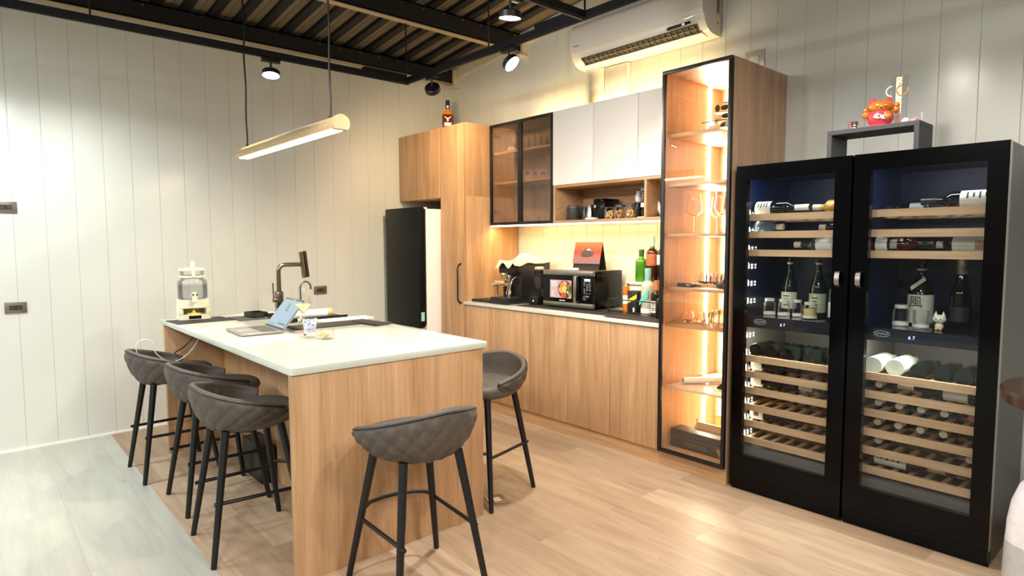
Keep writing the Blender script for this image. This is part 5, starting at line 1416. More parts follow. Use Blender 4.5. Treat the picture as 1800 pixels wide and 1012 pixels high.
MB().lathe([(0, -0.006), (0.0115, -0.006), (0.0115, 0.006), (0, 0.006)], (0.02, 0, 0.038), 20, 'y').build('pink_inside', mat('skin_pink', (214, 170, 150), 0.5), t)
MB().ball((-0.025, 0.0, 0.016), 0.016, 14, 9, (1.5, 1, 1)).box(-0.01, 0.04, -0.01, 0.01, 0, 0.012).build('dark_foot', BLACKP, t)
# shelf with small glasses, z = .8965
z5 = 0.8965
g = 'clear glasses on the lower display shelf'
fl = None
spots = [(3.26, -0.44, 1.3), (3.30, -0.36, 1.6), (3.335, -0.47, 1.7), (3.37, -0.38, 1.8), (3.395, -0.50, 1.9), (3.425, -0.42, 1.9), (3.45, -0.52, 1.8), (3.455, -0.34, 1.8)]
for i, (x, y, s_) in enumerate(spots):
    lab = 'clear tumbler in the crowd on the lower display shelf, ' + ORD[i]
    if fl is None: fl = tumbler('clear_tumbler', lab, (x, y, z5), 0.024, 0.075, g, 0.8, GX); o = fl
    else: o = dup(fl, lab, (x, y, z5))
    o.scale = (1, 1, s_ * 0.72)
for i, (x, y) in enumerate(((3.135, -0.46), (3.195, -0.40))):
    o = dup(sn_, ('round empty glass at the left of the lower display shelf', 'round glass with a yellow fruit slice behind it on the lower display shelf')[i], (x, y, z5), group=g)
    o.scale = (1, 1, 1)
t = thing('lemon_ornament', 'yellow lemon shaped ornament among the glasses on the lower display shelf', 'ornament', (3.225, -0.33, z5))
MB().ball((0, 0, 0.04), 0.022, 18, 12, (0.9, 0.9, 1.2)).lathe([(0, 0), (0.012, 0), (0.01, 0.02), (0, 0.02)], seg=16).build('lemon', mat('lemon_yellow', (222, 196, 50), 0.4), t)
# glossy shelf with rolled paper and dark cloth, z=.5085
z6 = 0.5085
t = thing('rolled_poster', 'rolled white paper poster lying on the glossy display shelf', 'roll', (3.22, -0.40, z6 + 0.022))
q = Vector((0.13, 0.16, 0)).normalized()
MB().tube([tuple(-q * 0.13 + Vector((0, 0, 0))), tuple(q * 0.16)], 0.021, 24).build('roll', PAPER, t)
MB().tube([tuple(-q * 0.1312), tuple(-q * 0.1305)], 0.014, 20).build('roll_end', mat('grey_blue_hole', (150, 170, 172), 0.5), t)
t = thing('dark_cloth_bag', 'dark pointed cloth bag leaning at the right of the glossy display shelf', 'bag', (3.43, -0.40, z6))
vs = [(-0.10, -0.06, 0.0), (0.055, -0.08, 0.0), (0.055, 0.09, 0.0), (-0.08, 0.07, 0.0), (0.045, -0.05, 0.15), (0.055, 0.05, 0.17), (0.0, 0.05, 0.13), (0.0, -0.04, 0.105)]
MB().add(vs, [(0, 3, 2, 1), (0, 1, 4, 7), (1, 2, 5, 4), (2, 3, 6, 5), (3, 0, 7, 6), (4, 5, 6, 7)]).build('bag', mat('dark_cloth', (44, 36, 32), 0.7, 0, 0.3, 90, bump=0.5), t, bevel=0.015, segs=3)
# bottom: black box, wooden boards
z7 = 0.1125
t = thing('bordeaux_box', 'long dark grey carton with a gold triangle in the bottom of the display cabinet', 'box', (3.275, -0.50, z7))
MB().box(-0.185, 0.195, -0.055, 0.055, 0, 0.115).build('carton', mat('charcoal_carton', (44, 42, 44), 0.5), t, bevel=0.002)
MB().box(-0.185, 0.195, -0.0562, -0.0552, 0.062, 0.066).build('fold_line', mat('charcoal_light', (70, 66, 78), 0.5), t)
MB().prism([(0.13, 0.055), (0.178, 0.055), (0.156, 0.003)], -0.0565, -0.0554, 'y').build('gold_triangle', mat('dull_gold', (150, 132, 92), 0.4, 0.4), t, smooth=False)
m = MB()
for r_ in range(3):
    for c_ in range(10):
        m.box(-0.09 + c_ * 0.016 + r_ * 0.004, -0.079 + c_ * 0.016 + r_ * 0.004, -0.0563, -0.0554, 0.040 - r_ * 0.009, 0.044 - r_ * 0.009)
m.build('printed_lines', mat('dim_gold_print', (104, 96, 66), 0.5), t, smooth=False)
for i, (y, z, lb) in enumerate(((-0.34, 0.0, 'lower pale wooden board behind the dark carton'), (-0.34, 0.10, 'upper pale wooden board behind the dark carton'))):
    pass
t = thing('wooden_crate', 'pale open wooden crate behind the dark carton in the display cabinet', 'crate', (3.33, -0.30, z7))
MB().box(-0.14, 0.14, -0.12, 0.12, 0, 0.012).box(-0.14, 0.14, -0.12, -0.108, 0.012, 0.15).box(-0.14, 0.14, 0.108, 0.12, 0.012, 0.15).box(0.13, 0.14, -0.108, 0.108, 0.012, 0.15).build('crate', TW, t, smooth=False)
bottle('small_bottle', 'small clear bottle standing left of the wooden crate in the display cabinet', 'bottle', (3.145, -0.33, z7), 0.14, 0.024, mat('clear_spirit_glass', (186, 184, 160), 0.08), 0, None, (), (0.85, 1.0), CHROME, 'spirit', rn=0.011)
# ------------------------------------------------------------------ wine coolers
NAVY = mat('navy_interior', (3, 24, 60), 0.45, 0, 0.04)
GREYI = mat('warm_grey_interior', (92, 88, 80), 0.5, 0, 0.04)
SIDE = mat('dark_grey_side', (44, 40, 37), 0.35, 0.2, 0.04)
DOT = emis('cooler_led_dot', (1.0, 0.86, 0.6), 14)
SHZ = [1.516, 1.421, 1.320, 0.727, 0.637, 0.546, 0.449, 0.357, 0.262]
SHH = 0.036
def cooler(x0, x1, gx0, gx1, label, handle_x, dots):
    t = thing('wine_cooler', label, 'wine cooler', (x0, 0, 0), 0, 'pair of black wine coolers')
    MB().box(x0, x0 + 0.028, -0.60, -0.03, 0.02, 1.81).box(x1 - 0.028, x1, -0.60, -0.03, 0.02, 1.81).box(x0 + 0.028, x1 - 0.028, -0.60, -0.03, 1.77, 1.81).box(x0 + 0.028, x1 - 0.028, -0.60, -0.03, 0.02, 0.10).box(x0 + 0.028, x1 - 0.028, -0.06, -0.03, 0.10, 1.77).build('casing', SIDE, t, world=True, smooth=False)
    MB().box(x0 + 0.0285, x0 + 0.034, -0.595, -0.066, 0.986, 1.768).box(x1 - 0.034, x1 - 0.0285, -0.595, -0.066, 0.986, 1.768).box(x0 + 0.0285, x1 - 0.0285, -0.066, -0.0605, 0.986, 1.768).box(x0 + 0.034, x1 - 0.034, -0.595, -0.066, 1.762, 1.768).build('navy_liner', NAVY, t, world=True, smooth=False)
    MB().box(x0 + 0.0285, x0 + 0.034, -0.595, -0.066, 0.102, 0.984).box(x1 - 0.034, x1 - 0.0285, -0.595, -0.066, 0.102, 0.984).box(x0 + 0.0285, x1 - 0.0285, -0.066, -0.0605, 0.102, 0.984).box(x0 + 0.034, x1 - 0.034, -0.595, -0.066, 0.102, 0.245).build('lower_liner', GREYI, t, world=True, smooth=False)
    MB().box(x0, x1, -0.62, -0.10, 0.0, 0.0195).box(x0 + 0.002, x1 - 0.002, -0.636, -0.6005, 0.0205, 0.072).build('plinth', mat('black_door_glass', (2, 2, 3), 0.12, 0, 0.02), t, world=True)
    dv = MB().box(x0 + 0.0345, x1 - 0.0345, -0.585, -0.0665, 0.925, 0.983).build('control_panel', mat('panel_navy_black', (18, 24, 34), 0.25), t, world=True)
    MB().box(x0 + 0.04, x1 - 0.04, -0.58, -0.08, 0.9835, 0.9875).build('glass_shelf', mat('dark_glass_shelf', (24, 34, 44), 0.06), dv, world=True)
    # badge oval with raised marks, digits
    bx = x0 + 0.13; bz_ = 0.960
    ring = [(bx + 0.034 * math.cos(a), -0.5862, bz_ + 0.0135 * math.sin(a)) for a in [2 * PI * k / 40 for k in range(41)]]
    bd = MB().tube(ring, 0.0013, 6, caps=False).build('oval_badge', mat('badge_silver', (176, 178, 176), 0.4), dv, world=True)
    m = MB()
    for i in range(6):
        cx_ = bx - 0.022 + i * 0.0088
        m.box(cx_ - 0.0028, cx_ - 0.0014, -0.5862, -0.5852, bz_ - 0.0055, bz_ + 0.0055)
        if i % 2: m.box(cx_ - 0.0014, cx_ + 0.0022, -0.5862, -0.5852, bz_ + 0.0035, bz_ + 0.0055)
        else: m.box(cx_ - 0.0014, cx_ + 0.0022, -0.5862, -0.5852, bz_ - 0.0055, bz_ - 0.0035)
        m.box(cx_ + 0.0014, cx_ + 0.0026, -0.5862, -0.5852, bz_ - 0.003, bz_ + 0.004)
    m.build('badge_lettering', mat('badge_silver', (176, 178, 176), 0.4), bd, world=True, smooth=False)
    tx = text_mesh('temperature_digits', '6 7', 0.022, BLUE, dv, (x0 + 0.245, -0.586, 0.958), (PI / 2, 0, 0))
    tx.location = Vector((x0 + 0.255, -0.586, 0.953)) - t.location - dv.location
    for z in SHZ:
        m = MB()
        y0 = -0.57
        m.box(x0 + 0.036, x1 - 0.036, y0, y0 + 0.018, z, z + SHH)
        n = 8
        for k in range(n):
            m.box(x0 + 0.04 + k * 0.068, x0 + 0.04 + k * 0.068 + 0.022, y0 + 0.018, -0.10, z + 0.014, z + 0.026)
        m.box(x0 + 0.036, x1 - 0.036, -0.12, -0.10, z, z + 0.014).box(x0 + 0.036, x1 - 0.036, -0.33, -0.31, z, z + 0.014)
        m.build('shelf', BEECH, t, world=True, smooth=False)
    # side lamps
    if dots:
        for z in [1.556, 1.461, 1.36, 1.262, 1.165, 1.065, 0.87, 0.775, 0.685, 0.585, 0.49, 0.40, 0.305]:
            m = MB()
            for (dy, dz, r_) in ((0, 0, 0.011), (0.0, 0.013, 0.007), (0.045, 0.007, 0.0045), (0.045, -0.009, 0.0045), (0.085, 0.007, 0.0035), (0.085, -0.009, 0.0035)):
                m.ball((x0 + 0.036, -0.555 + dy, z + dz), r_, 12, 8, (0.45, 1, 1.2))
            m.build('side_light', DOT, t, world=True)
        l = lamp('AREA', 'side_glow', (0.05, -0.5, 1.35), 0.5, (1.0, 0.86, 0.66), (0, R(-90), 0), shape='RECTANGLE', size=0.6, size_y=0.05); l.parent = t
        l = lamp('AREA', 'side_glow', (0.05, -0.5, 0.6), 0.6, (1.0, 0.86, 0.66), (0, R(-90), 0), shape='RECTANGLE', size=0.6, size_y=0.05); l.parent = t
    l = lamp('AREA', 'added_cooler_fill', ((x1 - x0) / 2, -0.53, 1.757), 0.8, (0.9, 0.95, 1.0), (R(20), 0, 0), shape='RECTANGLE', size=0.4, size_y=0.02); l.parent = t  # this lamp and the next are added to bring out labels and shelf fronts
    l = lamp('AREA', 'added_cooler_fill', ((x1 - x0) / 2, -0.54, 0.922), 1.8, (1.0, 0.93, 0.82), (R(20), 0, 0), shape='RECTANGLE', size=0.4, size_y=0.02); l.parent = t
    # door
    ya, yb = -0.640, -0.602
    z0, z1 = 0.075, 1.812
    gz0, gz1 = 0.205, 1.735
    m = MB().box(x0, x1, ya, yb, z0, gz0).box(x0, x1, ya, yb, gz1, z1).box(x0, gx0, ya, yb, gz0, gz1).box(gx1, x1, ya, yb, gz0, gz1)
    mat('black_door_glass', (2, 2, 3), 0.12, 0, 0.02).node_tree.nodes['Principled BSDF'].inputs['Specular IOR Level'].default_value = 0.15
    d = m.build('door', mat('black_door_glass', (2, 2, 3), 0.12, 0, 0.02), t, world=True, smooth=False)
    MB().box(gx0 - 0.003, gx1 + 0.003, ya + 0.001, ya + 0.006, gz0 - 0.003, gz1 + 0.003).build('glass_pane', TINT, d, world=True, smooth=False)
    s_ = 1 if handle_x > (x0 + x1) / 2 else -1
    path = [(handle_x, ya, 1.255), (handle_x, ya - 0.022, 1.25), (handle_x, ya - 0.032, 1.225), (handle_x, ya - 0.03, 1.195), (handle_x, ya, 1.175)]
    m = MB(); pts = smooth_path([p for p in path], 5)
    poly = [(p.y, p.z) for p in pts] + [(p.y + 0.006, p.z - 0.002) for p in reversed(pts)]
    m.prism(poly, handle_x - 0.011, handle_x + 0.011, 'x').build('handle', STEEL, d, world=True, angle=50)
    if dots is False:
        MB().box(x1 + 0.0002, x1 + 0.002, ya + 0.004, yb, z0, z1).build('door_edge_strip', STEEL, d, world=True)
    return t
cooler(3.543, 4.137, 3.605, 4.06, 'left black wine cooler, side lights and jars behind its glass', 4.095, True)
cooler(4.147, 4.737, 4.220, 4.665, 'right black wine cooler, largest bottle stock behind its glass', 4.190, False)

# bottles. lying bottles: root at the base centre
LAB = mat('ivory_label', (222, 218, 200), 0.6, 0, 0.05, 60)
REDC = mat('red_capsule', (196, 92, 72), 0.35)
CORKC = mat('cream_capsule', (206, 192, 160), 0.4)
BLKC = mat('black_capsule', (24, 22, 24), 0.35)
WHB = mat('frosted_white_glass', (206, 214, 196), 0.25)
GL_, GR_ = 'bottles lying in the left wine cooler', 'bottles lying in the right wine cooler'
RX = (0, R(90), 0)       # neck towards +x
LX = (0, R(-90), 0)      # neck towards -x
def lie(label, x, y, shelf, d, r=0.0375, h=0.30, gm=DARKG, labels=(), cap=(0.8, 1.0), capm=BLKC, group=GL_, kind='wine', marks=False):
    z = SHZ[shelf] + SHH + r + 0.0006 if d in 'xX' else SHZ[shelf] + 0.026 + r + 0.0006
    z = SHZ[shelf] + 0.026 + r + 0.0006
    if d == 'f': return bottle('wine_bottle', label, 'bottle', (x, y, z), h, r, gm, (R(90), 0, 0), group, labels, cap, capm, kind, marks=marks)      # neck to viewer
    if d == 'b': return bottle('wine_bottle', label, 'bottle', (x, y, z), h, r, gm, (R(-90), 0, 0), group, labels, cap, capm, kind, marks=marks)     # base to viewer
    return bottle('wine_bottle', label, 'bottle', (x, y, z), h, r, gm, RX if d == 'x' else LX, group, labels, cap, capm, kind, marks=marks)
yb_ = -0.48
# for bottles lying along +x the local +z axis is +x and the viewer side is local -y -> angle 270
FR = (150, 330)
lie("bottle with wide printed ivory label on the left cooler's top shelf", 3.578, yb_, 0, 'x', 0.040, 0.30, DARKG, ((0.012, 0.10, LAB, *FR),), (0.72, 0.99), LAB, marks=True)
lie('gold wrapped bottle at the right of the top shelf in the left wine cooler', 4.098, yb_ + 0.02, 0, 'X', 0.037, 0.21, mat('gold_wrap', (196, 150, 74), 0.35, 0.5, 0.15), (), (0.8, 1.0), CORKC)
lie('clear bottle on the second shelf in the left wine cooler', 3.578, yb_, 1, 'x', 0.034, 0.16, mat('pale_blue_glass', (70, 96, 110), 0.08), (), (0.78, 1.0), CORKC)
lie('small pale topped bottle at the right of the second shelf in the left wine cooler', 4.05, yb_ + 0.03, 1, 'X', 0.026, 0.13, DARKG, (), (0.7, 1.0), CORKC)
lie('bottle with ivory label at the right of the third shelf in the left wine cooler', 4.095, yb_, 2, 'X', 0.0365, 0.29, mat('olive_glass', (34, 42, 28), 0.08), ((0.08, 0.17, LAB, 200, 400),), (0.88, 1.0), CORKC)
b = None
for i, x in enumerate((3.632, 3.717, 3.802, 3.887, 3.972, 4.055)):
    lab = 'dark bottle lying base first in the left wine cooler, ' + ORD[i]
    if b is None: b = lie(lab, x, -0.548, 3, 'b', 0.038, 0.30, DARKG, ((0.02, 0.11, LAB, 60, 125),))
    else: dup(b, lab, (x, -0.548 - 0.0, b.location.z), None)
lie('bottle with plain ivory label on the fifth shelf in the left wine cooler', 3.578, yb_, 4, 'x', 0.037, 0.30, DARKG, ((0.012, 0.075, LAB, *FR),), (0.8, 1.0), BLKC, marks=False)
lie('bottle with ivory label and cream capsule on the sixth shelf in the left wine cooler', 3.578, yb_, 5, 'x', 0.037, 0.345, DARKG, ((0.012, 0.075, LAB, *FR),), (0.80, 1.0), CORKC)
lie("bottle with a brown picture on its ivory label in the left wine cooler", 3.578, yb_, 7, 'x', 0.036, 0.30, DARKG, ((0.012, 0.090, LAB, *FR), (0.035, 0.065, mat('brown_print', (96, 78, 58), 0.6), 225, 285)), (0.8, 1.0), BLKC)
# right cooler
lie("bottle with broad white label at the right of the right cooler's top shelf", 4.700, yb_, 0, 'X', 0.041, 0.31, DARKG, ((0.03, 0.155, LAB, 200, 400),), (0.8, 1.0), BLKC, GR_, marks=True)
lie('slim dark bottle lying at the left of the top shelf in the right wine cooler', 4.385, yb_ + 0.14, 0, 'X', 0.022, 0.19, DARKG, ((0.02, 0.08, mat('grey_label', (150, 150, 140), 0.5), 200, 400),), (0.8, 1.0), BLKC, GR_)
lie("dark red bottle with white band on the third shelf in the right wine cooler", 4.184, yb_, 2, 'x', 0.038, 0.26, mat('dark_red_glass', (62, 16, 16), 0.08, 0, 0.2, 10), ((0.026, 0.078, LAB, *FR), (0.090, 0.120, mat('grey_label', (150, 150, 140), 0.5), 230, 300)), (0.78, 1.0), BLKC, GR_)
lie("bottle with long cream label on the third shelf in the right wine cooler", 4.702, yb_ + 0.03, 2, 'X', 0.037, 0.25, DARKG, ((0.055, 0.185, CREAM, 215, 350), (0.065, 0.10, mat('tan_print', (186, 140, 100), 0.6), 235, 300)), (0.9, 1.0), LAB, GR_)
for i, x in enumerate((4.232, 4.325)):
    lab = ('white bottomed bottle lying base first, leftmost on the fourth shelf in the right wine cooler', 'second white bottomed bottle on the fourth shelf in the right wine cooler')[i]
    if i == 0: wb = lie(lab, x, -0.548, 3, 'b', 0.042, 0.30, WHB, (), (0.8, 1.0), LAB, GR_)
    else: dup(wb, lab, (x, -0.54, wb.location.z))
b = None
for i, x in enumerate((4.425, 4.515, 4.60, 4.675)):
    lab = 'dark bottle lying base first in the right wine cooler, ' + ORD[i]
    if b is None: b = lie(lab, x, -0.548, 3, 'b', 0.038, 0.30, DARKG, (), group=GR_)
    else: dup(b, lab, (x, -0.548, b.location.z))
nk = lie('bottle lying neck first at the left of the fifth shelf in the right wine cooler', 4.252, -0.21, 4, 'f', 0.036, 0.305, DARKG, (), (0.8, 1.0), CORKC, GR_)
lie("bottle with cream label lying sideways on the fifth shelf in the right wine cooler", 4.66, -0.47, 4, 'X', 0.036, 0.335, DARKG, ((0.05, 0.145, CREAM, 200, 400),), (0.8, 1.0), CORKC, GR_, marks=False)
for sh, xs_, lb in ((5, (4.252, 4.343, 4.435, 4.527), 'sixth'), (6, (4.252, 4.343, 4.435, 4.527), 'seventh'), (7, (4.258, 4.632), 'eighth')):
    for q_, x in enumerate(xs_):
        c = dup(nk, 'cream capped bottle on the %s shelf in the right wine cooler, %s' % (lb, ORD[q_]), (x, -0.21, SHZ[sh] + 0.026 + 0.0366), group='neck first bottles on the %s shelf in the right wine cooler' % lb)
lie("red capped bottle lying neck first on the sixth shelf in the right wine cooler", 4.632, -0.21, 5, 'f', 0.036, 0.305, DARKG, (), (0.8, 1.0), REDC, GR_)
lie('bottle with white label lying sideways on the lowest shelf in the right wine cooler', 4.19, -0.47, 8, 'x', 0.036, 0.345, mat('brownish_glass', (44, 26, 20), 0.08), ((0.05, 0.19, LAB, 170, 320),), (0.79, 1.0), CORKC, GR_, marks=True)
# upright in the middle
DZ = 0.988
GU = 'upright bottles and jars in the wine coolers'
SKG = mat('dark_green_sake_glass', (12, 30, 26), 0.06)
bottle('sake_bottle', 'tall dark bottle with low cream label, left of the pair in the left wine cooler', 'bottle', (3.70, -0.30, DZ), 0.315, 0.042, SKG, 0, GU, ((0.03, 0.125, CREAM, 180, 360),), (0.90, 0.93), CORKC, 'burg', marks=True)
bottle('sake_bottle', 'tall dark bottle with cream label, right of the pair in the left wine cooler', 'bottle', (3.86, -0.30, DZ), 0.315, 0.044, SKG, 0, GU, ((0.02, 0.125, mat('green_cream_label', (176, 180, 140), 0.6, 0, 0.1, 40), 180, 360),), (0.90, 0.93), CORKC, 'burg', marks=True)
bottle('sake_bottle', 'small bottle with white cap and label at the right in the left wine cooler', 'bottle', (4.005, -0.44, DZ), 0.245, 0.031, mat('teal_dark_glass', (14, 34, 40), 0.06), 0, GU, ((0.015, 0.095, LAB, 180, 360),), (0.90, 1.0), LAB, 'spirit', rn=0.013)
def jar(loc, lab, r=0.03, h=0.095, content=None, s=None):
    t = thing('glass_jar', lab, 'jar', loc, 0, GU)
    MB().lathe([(0, 0), (r, 0), (r + 0.001, 0.003), (r, h * 0.72), (r * 0.8, h * 0.82), (r * 0.8, h * 0.84), (0, h * 0.84)], seg=26).build('glass_body', GW, t)
    MB().lathe([(0, h * 0.845), (r * 0.84, h * 0.845), (r * 0.84, h), (0, h)], seg=26).build('lid', content or mat('clear_lid', (196, 196, 180), 0.2), t)
    MB().lathe([(r + 0.0012, h * 0.06), (r + 0.0016, h * 0.2)], seg=26).build('label', LAB, t)
    if content:
        MB().lathe([(0, 0.004), (r * 0.9, 0.004), (r * 0.9, h * 0.6), (0, h * 0.6)], seg=22).build('content', mat('pale_honey', (206, 186, 120), 0.3), t)
    return t
jar((3.668, -0.47, DZ), 'leftmost clear jar with a white base label in the left wine cooler')
jar((3.745, -0.46, DZ), 'second clear jar from the left in the left wine cooler')
jar((3.815, -0.45, DZ), 'third clear jar from the left in the left wine cooler', 0.024)
jar((3.895, -0.48, DZ), 'clear jar with honey coloured content before the cream labelled bottle', 0.034, 0.09, mat('clear_lid', (196, 196, 180), 0.2))
jar((4.315, -0.45, DZ), 'clear jar in the right wine cooler left of the tall labelled bottle', 0.034, 0.105)
t = thing('glass_mug', 'clear glass mug with a handle before the tall bottle in the right wine cooler', 'mug', (4.405, -0.47, DZ), 0, GU)
MB().lathe([(0, 0), (0.033, 0), (0.034, 0.085), (0.032, 0.085), (0.031, 0.006), (0, 0.006)], seg=26).build('glass_body', GW, t)
MB().tube(smooth_path([(0.034, 0, 0.07), (0.058, 0, 0.065), (0.06, 0, 0.03), (0.034, 0, 0.02)], 6), 0.004, 8).build('handle', GW, t)
MB().lathe([(0.035, 0.008), (0.0352, 0.02)], seg=26).build('label', LAB, t)
sk = bottle('sake_bottle', 'large dark bottle with a brush character label in the right wine cooler', 'bottle', (4.355, -0.30, DZ), 0.315, 0.056, mat('brown_sake_glass', (22, 18, 14), 0.05), 0, GU, ((0.01, 0.150, CREAM, 180, 360),), (0.85, 0.875), CORKC, 'burg', rn=0.018)
tm = text_mesh('brush_character', '\u98a8', 0.06, INK, sk, (-0.006, -0.0572, 0.112), (PI / 2, 0, 0), 0.0004)
MB().prism([(-0.030, 0.170), (-0.034, 0.188), (0.024, 0.238), (0.032, 0.222)], -0.001, 0.0, 'y').build('slanted_band', CREAM, sk, smooth=False).location = (0, -0.047, 0)
bottle('champagne_bottle', 'sparkling wine bottle with gold foil neck in the right wine cooler', 'bottle', (4.520, -0.30, DZ), 0.325, 0.043, DARKG, 0, GU, ((0.03, 0.10, mat('dim_label', (40, 44, 46), 0.5), 200, 340),), (0.62, 1.0), mat('pale_gold_foil', (180, 160, 124), 0.35, 0.4, 0.2, 200), 'burg', rn=0.018)
bottle('champagne_bottle', 'dark bottle at the far right behind the glass in the right wine cooler', 'bottle', (4.640, -0.28, DZ), 0.28, 0.040, DARKG, 0, GU, (), (0.8, 1.0), BLKC, 'burg')
t = thing('cat_figurine', 'tiny white cat figurine in the right wine cooler', 'figurine', (4.482, -0.48, DZ))
CATW = mat('cat_white', (226, 218, 190), 0.35)
MB().ball((0, 0, 0.052), 0.024, 20, 14, (1.15, 0.9, 0.85)).ball((0, 0, 0.018), 0.016, 18, 12, (1.1, 0.9, 1.1)).lathe([(0, 0.066), (0.009, 0.066), (0.0, 0.09)], (-0.015, 0, 0), 14).lathe([(0, 0.066), (0.009, 0.066), (0.0, 0.09)], (0.015, 0, 0), 14).build('body', CATW, t)
MB().ball((-0.009, -0.021, 0.054), 0.0028, 8, 6).ball((0.009, -0.021, 0.054), 0.0028, 8, 6).ball((0, -0.0225, 0.048), 0.0018, 8, 6).build('face_marks', INK, t)
MB().ball((-0.008, -0.013, 0.006), 0.007, 12, 8).ball((0.008, -0.013, 0.006), 0.007, 12, 8).build('paws', mat('cat_gold', (214, 170, 90), 0.35), t)

# ------------------------------------------------------------------ things on top of the coolers
TOPZ = 1.812
t = thing('display_stand', 'dark grey open rectangular stand on top of the wine coolers', 'stand', (4.20, -0.50, TOPZ), 0)
DG = mat('dark_grey_board', (62, 62, 64), 0.6)
MB().box(-0.20, 0.20, -0.10, 0.10, 0.112, 0.134).box(-0.20, -0.178, -0.10, 0.10, 0.0, 0.112).box(0.178, 0.20, -0.10, 0.10, 0.0, 0.112).build('frame', DG, t, smooth=False, bevel=0.002)
sz = TOPZ + 0.134
GCAT = mat('orange_gold_gloss', (206, 120, 46), 0.15, 0.25, 0.15, 20, coat=0.6)
PINK = mat('translucent_pink', (200, 66, 76), 0.2, 0, 0.1, 30, coat=0.5)
t = thing('lucky_cat', 'pink and gold lucky cat ornament on the dark grey stand', 'ornament', (4.205, -0.50, sz), R(20))
MB().ball((0, 0, 0.05), 0.05, 28, 18, (1.15, 0.85, 0.95)).build('body', PINK, t)
hd = MB().ball((0, -0.004, 0.10), 0.045, 28, 18, (1.25, 0.95, 0.72)).build('head', GCAT, t)
for sx in (-0.033, 0.033):
    MB().lathe([(0, 0.118), (0.016, 0.118), (0.012, 0.136), (0.006, 0.144), (0, 0.146)], (sx, 0, 0), 18).build('ear', PINK, hd)
MB().ball((-0.018, -0.046, 0.096), 0.0045, 10, 8, (1.4, 0.6, 0.5)).ball((0.018, -0.046, 0.096), 0.0045, 10, 8, (1.4, 0.6, 0.5)).ball((0, -0.047, 0.09), 0.004, 10, 8).build('face_marks', mat('brown_mark', (110, 50, 30), 0.5), hd)
MB().ball((-0.062, -0.012, 0.066), 0.015, 16, 12, (1, 1, 1.3)).ball((-0.064, -0.016, 0.086), 0.012, 14, 10).build('raised_paw', GCAT, t)
MB().ball((0.064, -0.012, 0.082), 0.015, 16, 12, (1, 1, 1.2)).ball((0.066, -0.016, 0.102), 0.012, 14, 10).build('raised_paw', GCAT, t)
MB().ball((0.026, -0.034, 0.052), 0.022, 18, 12, (1, 0.6, 1)).build('gold_belly', GCAT, t)
MB().ball((-0.012, -0.045, 0.05), 0.012, 14, 10, (1.5, 0.5, 1)).ball((0.012, -0.048, 0.044), 0.010, 14, 10, (1.2, 0.5, 1)).build('white_petals', PAPER, t)
MB().ball((-0.008, -0.052, 0.052), 0.005, 10, 8).ball((0.016, -0.055, 0.046), 0.004, 10, 8).build('red_beads', mat('red_bead', (190, 40, 50), 0.25), t)
MB().ball((0, 0, 0.008), 0.03, 22, 10, (2.5, 1.7, 0.27)).build('pink_cushion', mat('pink_cushion', (222, 100, 130), 0.4, 0, 0.3, 60, bump=0.5), t)
t = thing('acrylic_plaque', 'tall clear acrylic plaque with gold vertical lettering behind the lucky cat', 'plaque', (4.262, -0.433, sz), R(12))
MB().box(-0.034, 0.034, -0.0025, 0.0025, 0.004, 0.25).build('acrylic_sheet', glass('acrylic', (0.96, 0.95, 0.95), 1.0), t)
MB().box(0.0325, 0.0345, -0.003, 0.003, 0.0, 0.25).box(-0.01, 0.0345, -0.0035, 0.0035, 0.0, 0.003).build('dark_edge', mat('plaque_edge', (90, 84, 80), 0.3), t)
MB().box(-0.0345, 0.034, -0.02, 0.0, 0.0, 0.003).build('foot', mat('plaque_edge', (90, 84, 80), 0.3), t)
MB().box(-0.014, 0.010, -0.0034, -0.0027, 0.062, 0.243).build('cream_strip', mat('cream_strip', (230, 214, 180), 0.5), t)
MB().box(-0.014, 0.006, -0.0034, -0.0027, 0.025, 0.060).build('pink_strip', mat('pink_strip', (236, 176, 160), 0.5), t)
m = MB(); random.seed(9)
for i in range(9):
    zc = 0.230 - i * 0.0185
    for k in range(4):
        dx = random.uniform(-0.009, 0.004); dz = random.uniform(-0.006, 0.005)
        if k % 2: m.box(dx, dx + 0.008, -0.0039, -0.0034, zc + dz, zc + dz + 0.0018)
        else: m.box(dx, dx + 0.0018, -0.0039, -0.0034, zc + dz - 0.003, zc + dz + 0.004)
m.build('gold_lettering', mat('gold_ink', (126, 88, 40), 0.5), t, smooth=False)
c = MB().tube([(-0.03 + 0.024 * math.cos(a), -0.005, 0.178 + 0.024 * math.sin(a)) for a in [PI * 0.5 + k * PI / 12 for k in range(13)]], 0.003, 8).build('silver_crescent', mat('pearl_white', (236, 238, 240), 0.3), t)
c = MB().tube([(0.012 + 0.024 * math.cos(a), -0.005, 0.18 + 0.024 * math.sin(a)) for a in [2 * PI * k / 24 for k in range(25)]], 0.0022, 8, caps=False).build('gold_ring', GOLD, t)
t = thing('small_figurine', 'small dark and cream figurine before a red gate shape, left of the lucky cat', 'figurine', (4.09, -0.50, sz), R(20))
MB().ball((0.0, 0, 0.014), 0.013, 16, 10, (1, 0.9, 1.1)).ball((0, -0.003, 0.034), 0.014, 16, 10, (1.1, 0.9, 0.85)).ball((-0.010, 0, 0.045), 0.005, 10, 8).ball((0.010, 0, 0.045), 0.005, 10, 8).build('body', mat('dark_brown_fig', (70, 46, 38), 0.4), t)
MB().ball((0, -0.011, 0.030), 0.008, 12, 8, (1.1, 0.5, 0.8)).ball((0, -0.01, 0.012), 0.008, 12, 8, (1, 0.5, 1)).ball((0.028, -0.004, 0.009), 0.009, 12, 8, (1.3, 1, 1)).build('cream_patches', CREAM, t)
RG = mat('crimson_gate', (150, 42, 52), 0.4)
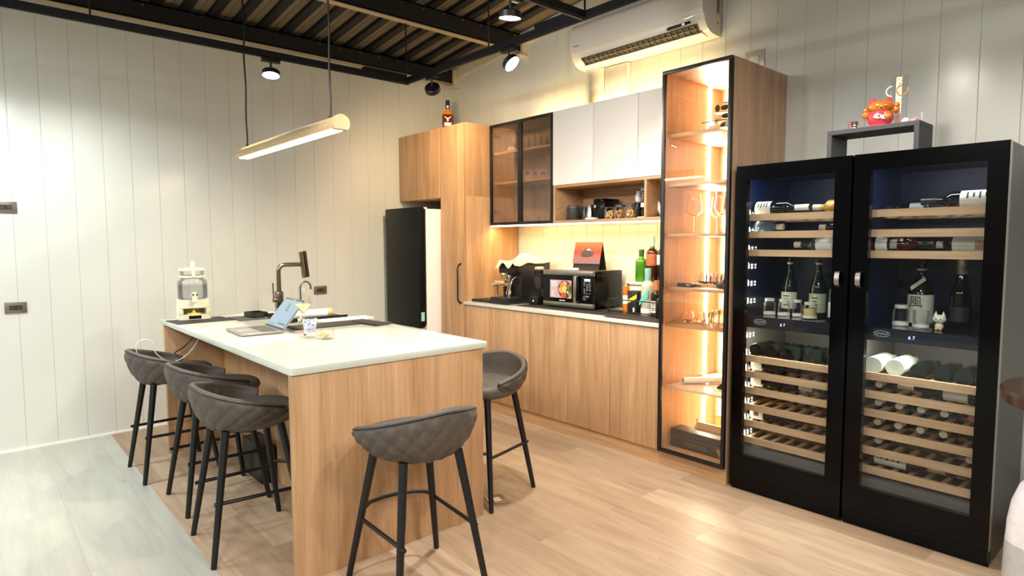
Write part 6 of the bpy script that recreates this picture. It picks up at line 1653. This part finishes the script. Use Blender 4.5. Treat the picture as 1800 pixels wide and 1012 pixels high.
MB().box(-0.034, 0.012, 0.012, 0.017, 0.046, 0.052).box(-0.030, 0.008, 0.012, 0.017, 0.034, 0.038).box(-0.028, -0.022, 0.012, 0.017, 0.0, 0.046).box(0.000, 0.006, 0.012, 0.017, 0.0, 0.046).build('red_gate', RG, t)
MB().ball((-0.045, 0.0, 0.010), 0.010, 12, 8, (0.7, 0.7, 1.0)).build('green_tuft', mat('tuft_green', (96, 130, 88), 0.6), t)
t = thing('small_figurine', 'small cream and pink reclining figurine with a grey fin, right of the lucky cat', 'figurine', (4.335, -0.50, sz), R(20))
MB().ball((-0.02, 0, 0.017), 0.017, 20, 14, (1.1, 0.9, 0.95)).build('round_head', mat('cream_ball', (224, 214, 200), 0.35), t)
MB().ball((0.012, 0, 0.014), 0.014, 16, 12, (1.2, 0.8, 1)).ball((0.02, -0.005, 0.024), 0.007, 12, 8).build('pink_body', mat('mauve_pink', (206, 158, 170), 0.4), t)
MB().prism([(0.028, 0.0), (0.05, 0.0), (0.05, 0.035), (0.045, 0.055), (0.038, 0.05), (0.04, 0.03)], -0.004, 0.004, 'y').build('grey_fin', mat('light_grey_fin', (168, 166, 168), 0.4), t, bevel=0.0015)

# ------------------------------------------------------------------ right edge: round table, white appliance
t = thing('round_side_table', 'round dark brown table at the right edge beside the wine cooler', 'table', (5.15, -0.93, 0))
BT = mat('dark_brown_top', (58, 38, 30), 0.22, 0, 0.08, 12)
MB().lathe([(0, 0.815), (0.32, 0.815), (0.345, 0.825), (0.35, 0.86), (0.342, 0.873), (0, 0.876)], (0, 0, 0), 56).build('table_top', BT, t)
MB().lathe([(0, 0.0), (0.10, 0.0), (0.10, 0.008), (0.03, 0.02), (0.018, 0.04), (0.018, 0.80), (0.05, 0.8149), (0, 0.8149)], (0, 0, 0), 40).build('pedestal', BLACKM, t)
t = thing('white_appliance', 'white domed appliance with grey base at the lower right corner', 'appliance', (4.93, -0.72, 0))
MB().lathe([(0, 0.205), (0.126, 0.205), (0.123, 0.28), (0.112, 0.36), (0.09, 0.43), (0.06, 0.47), (0.03, 0.485), (0, 0.488)], seg=48).build('dome', mat('gloss_white', (222, 218, 222), 0.25), t)
MB().lathe([(0, 0.0), (0.115, 0.0), (0.127, 0.012), (0.131, 0.05), (0.127, 0.204), (0, 0.204)], seg=48).build('base', mat('light_grey_base', (176, 176, 178), 0.35), t)
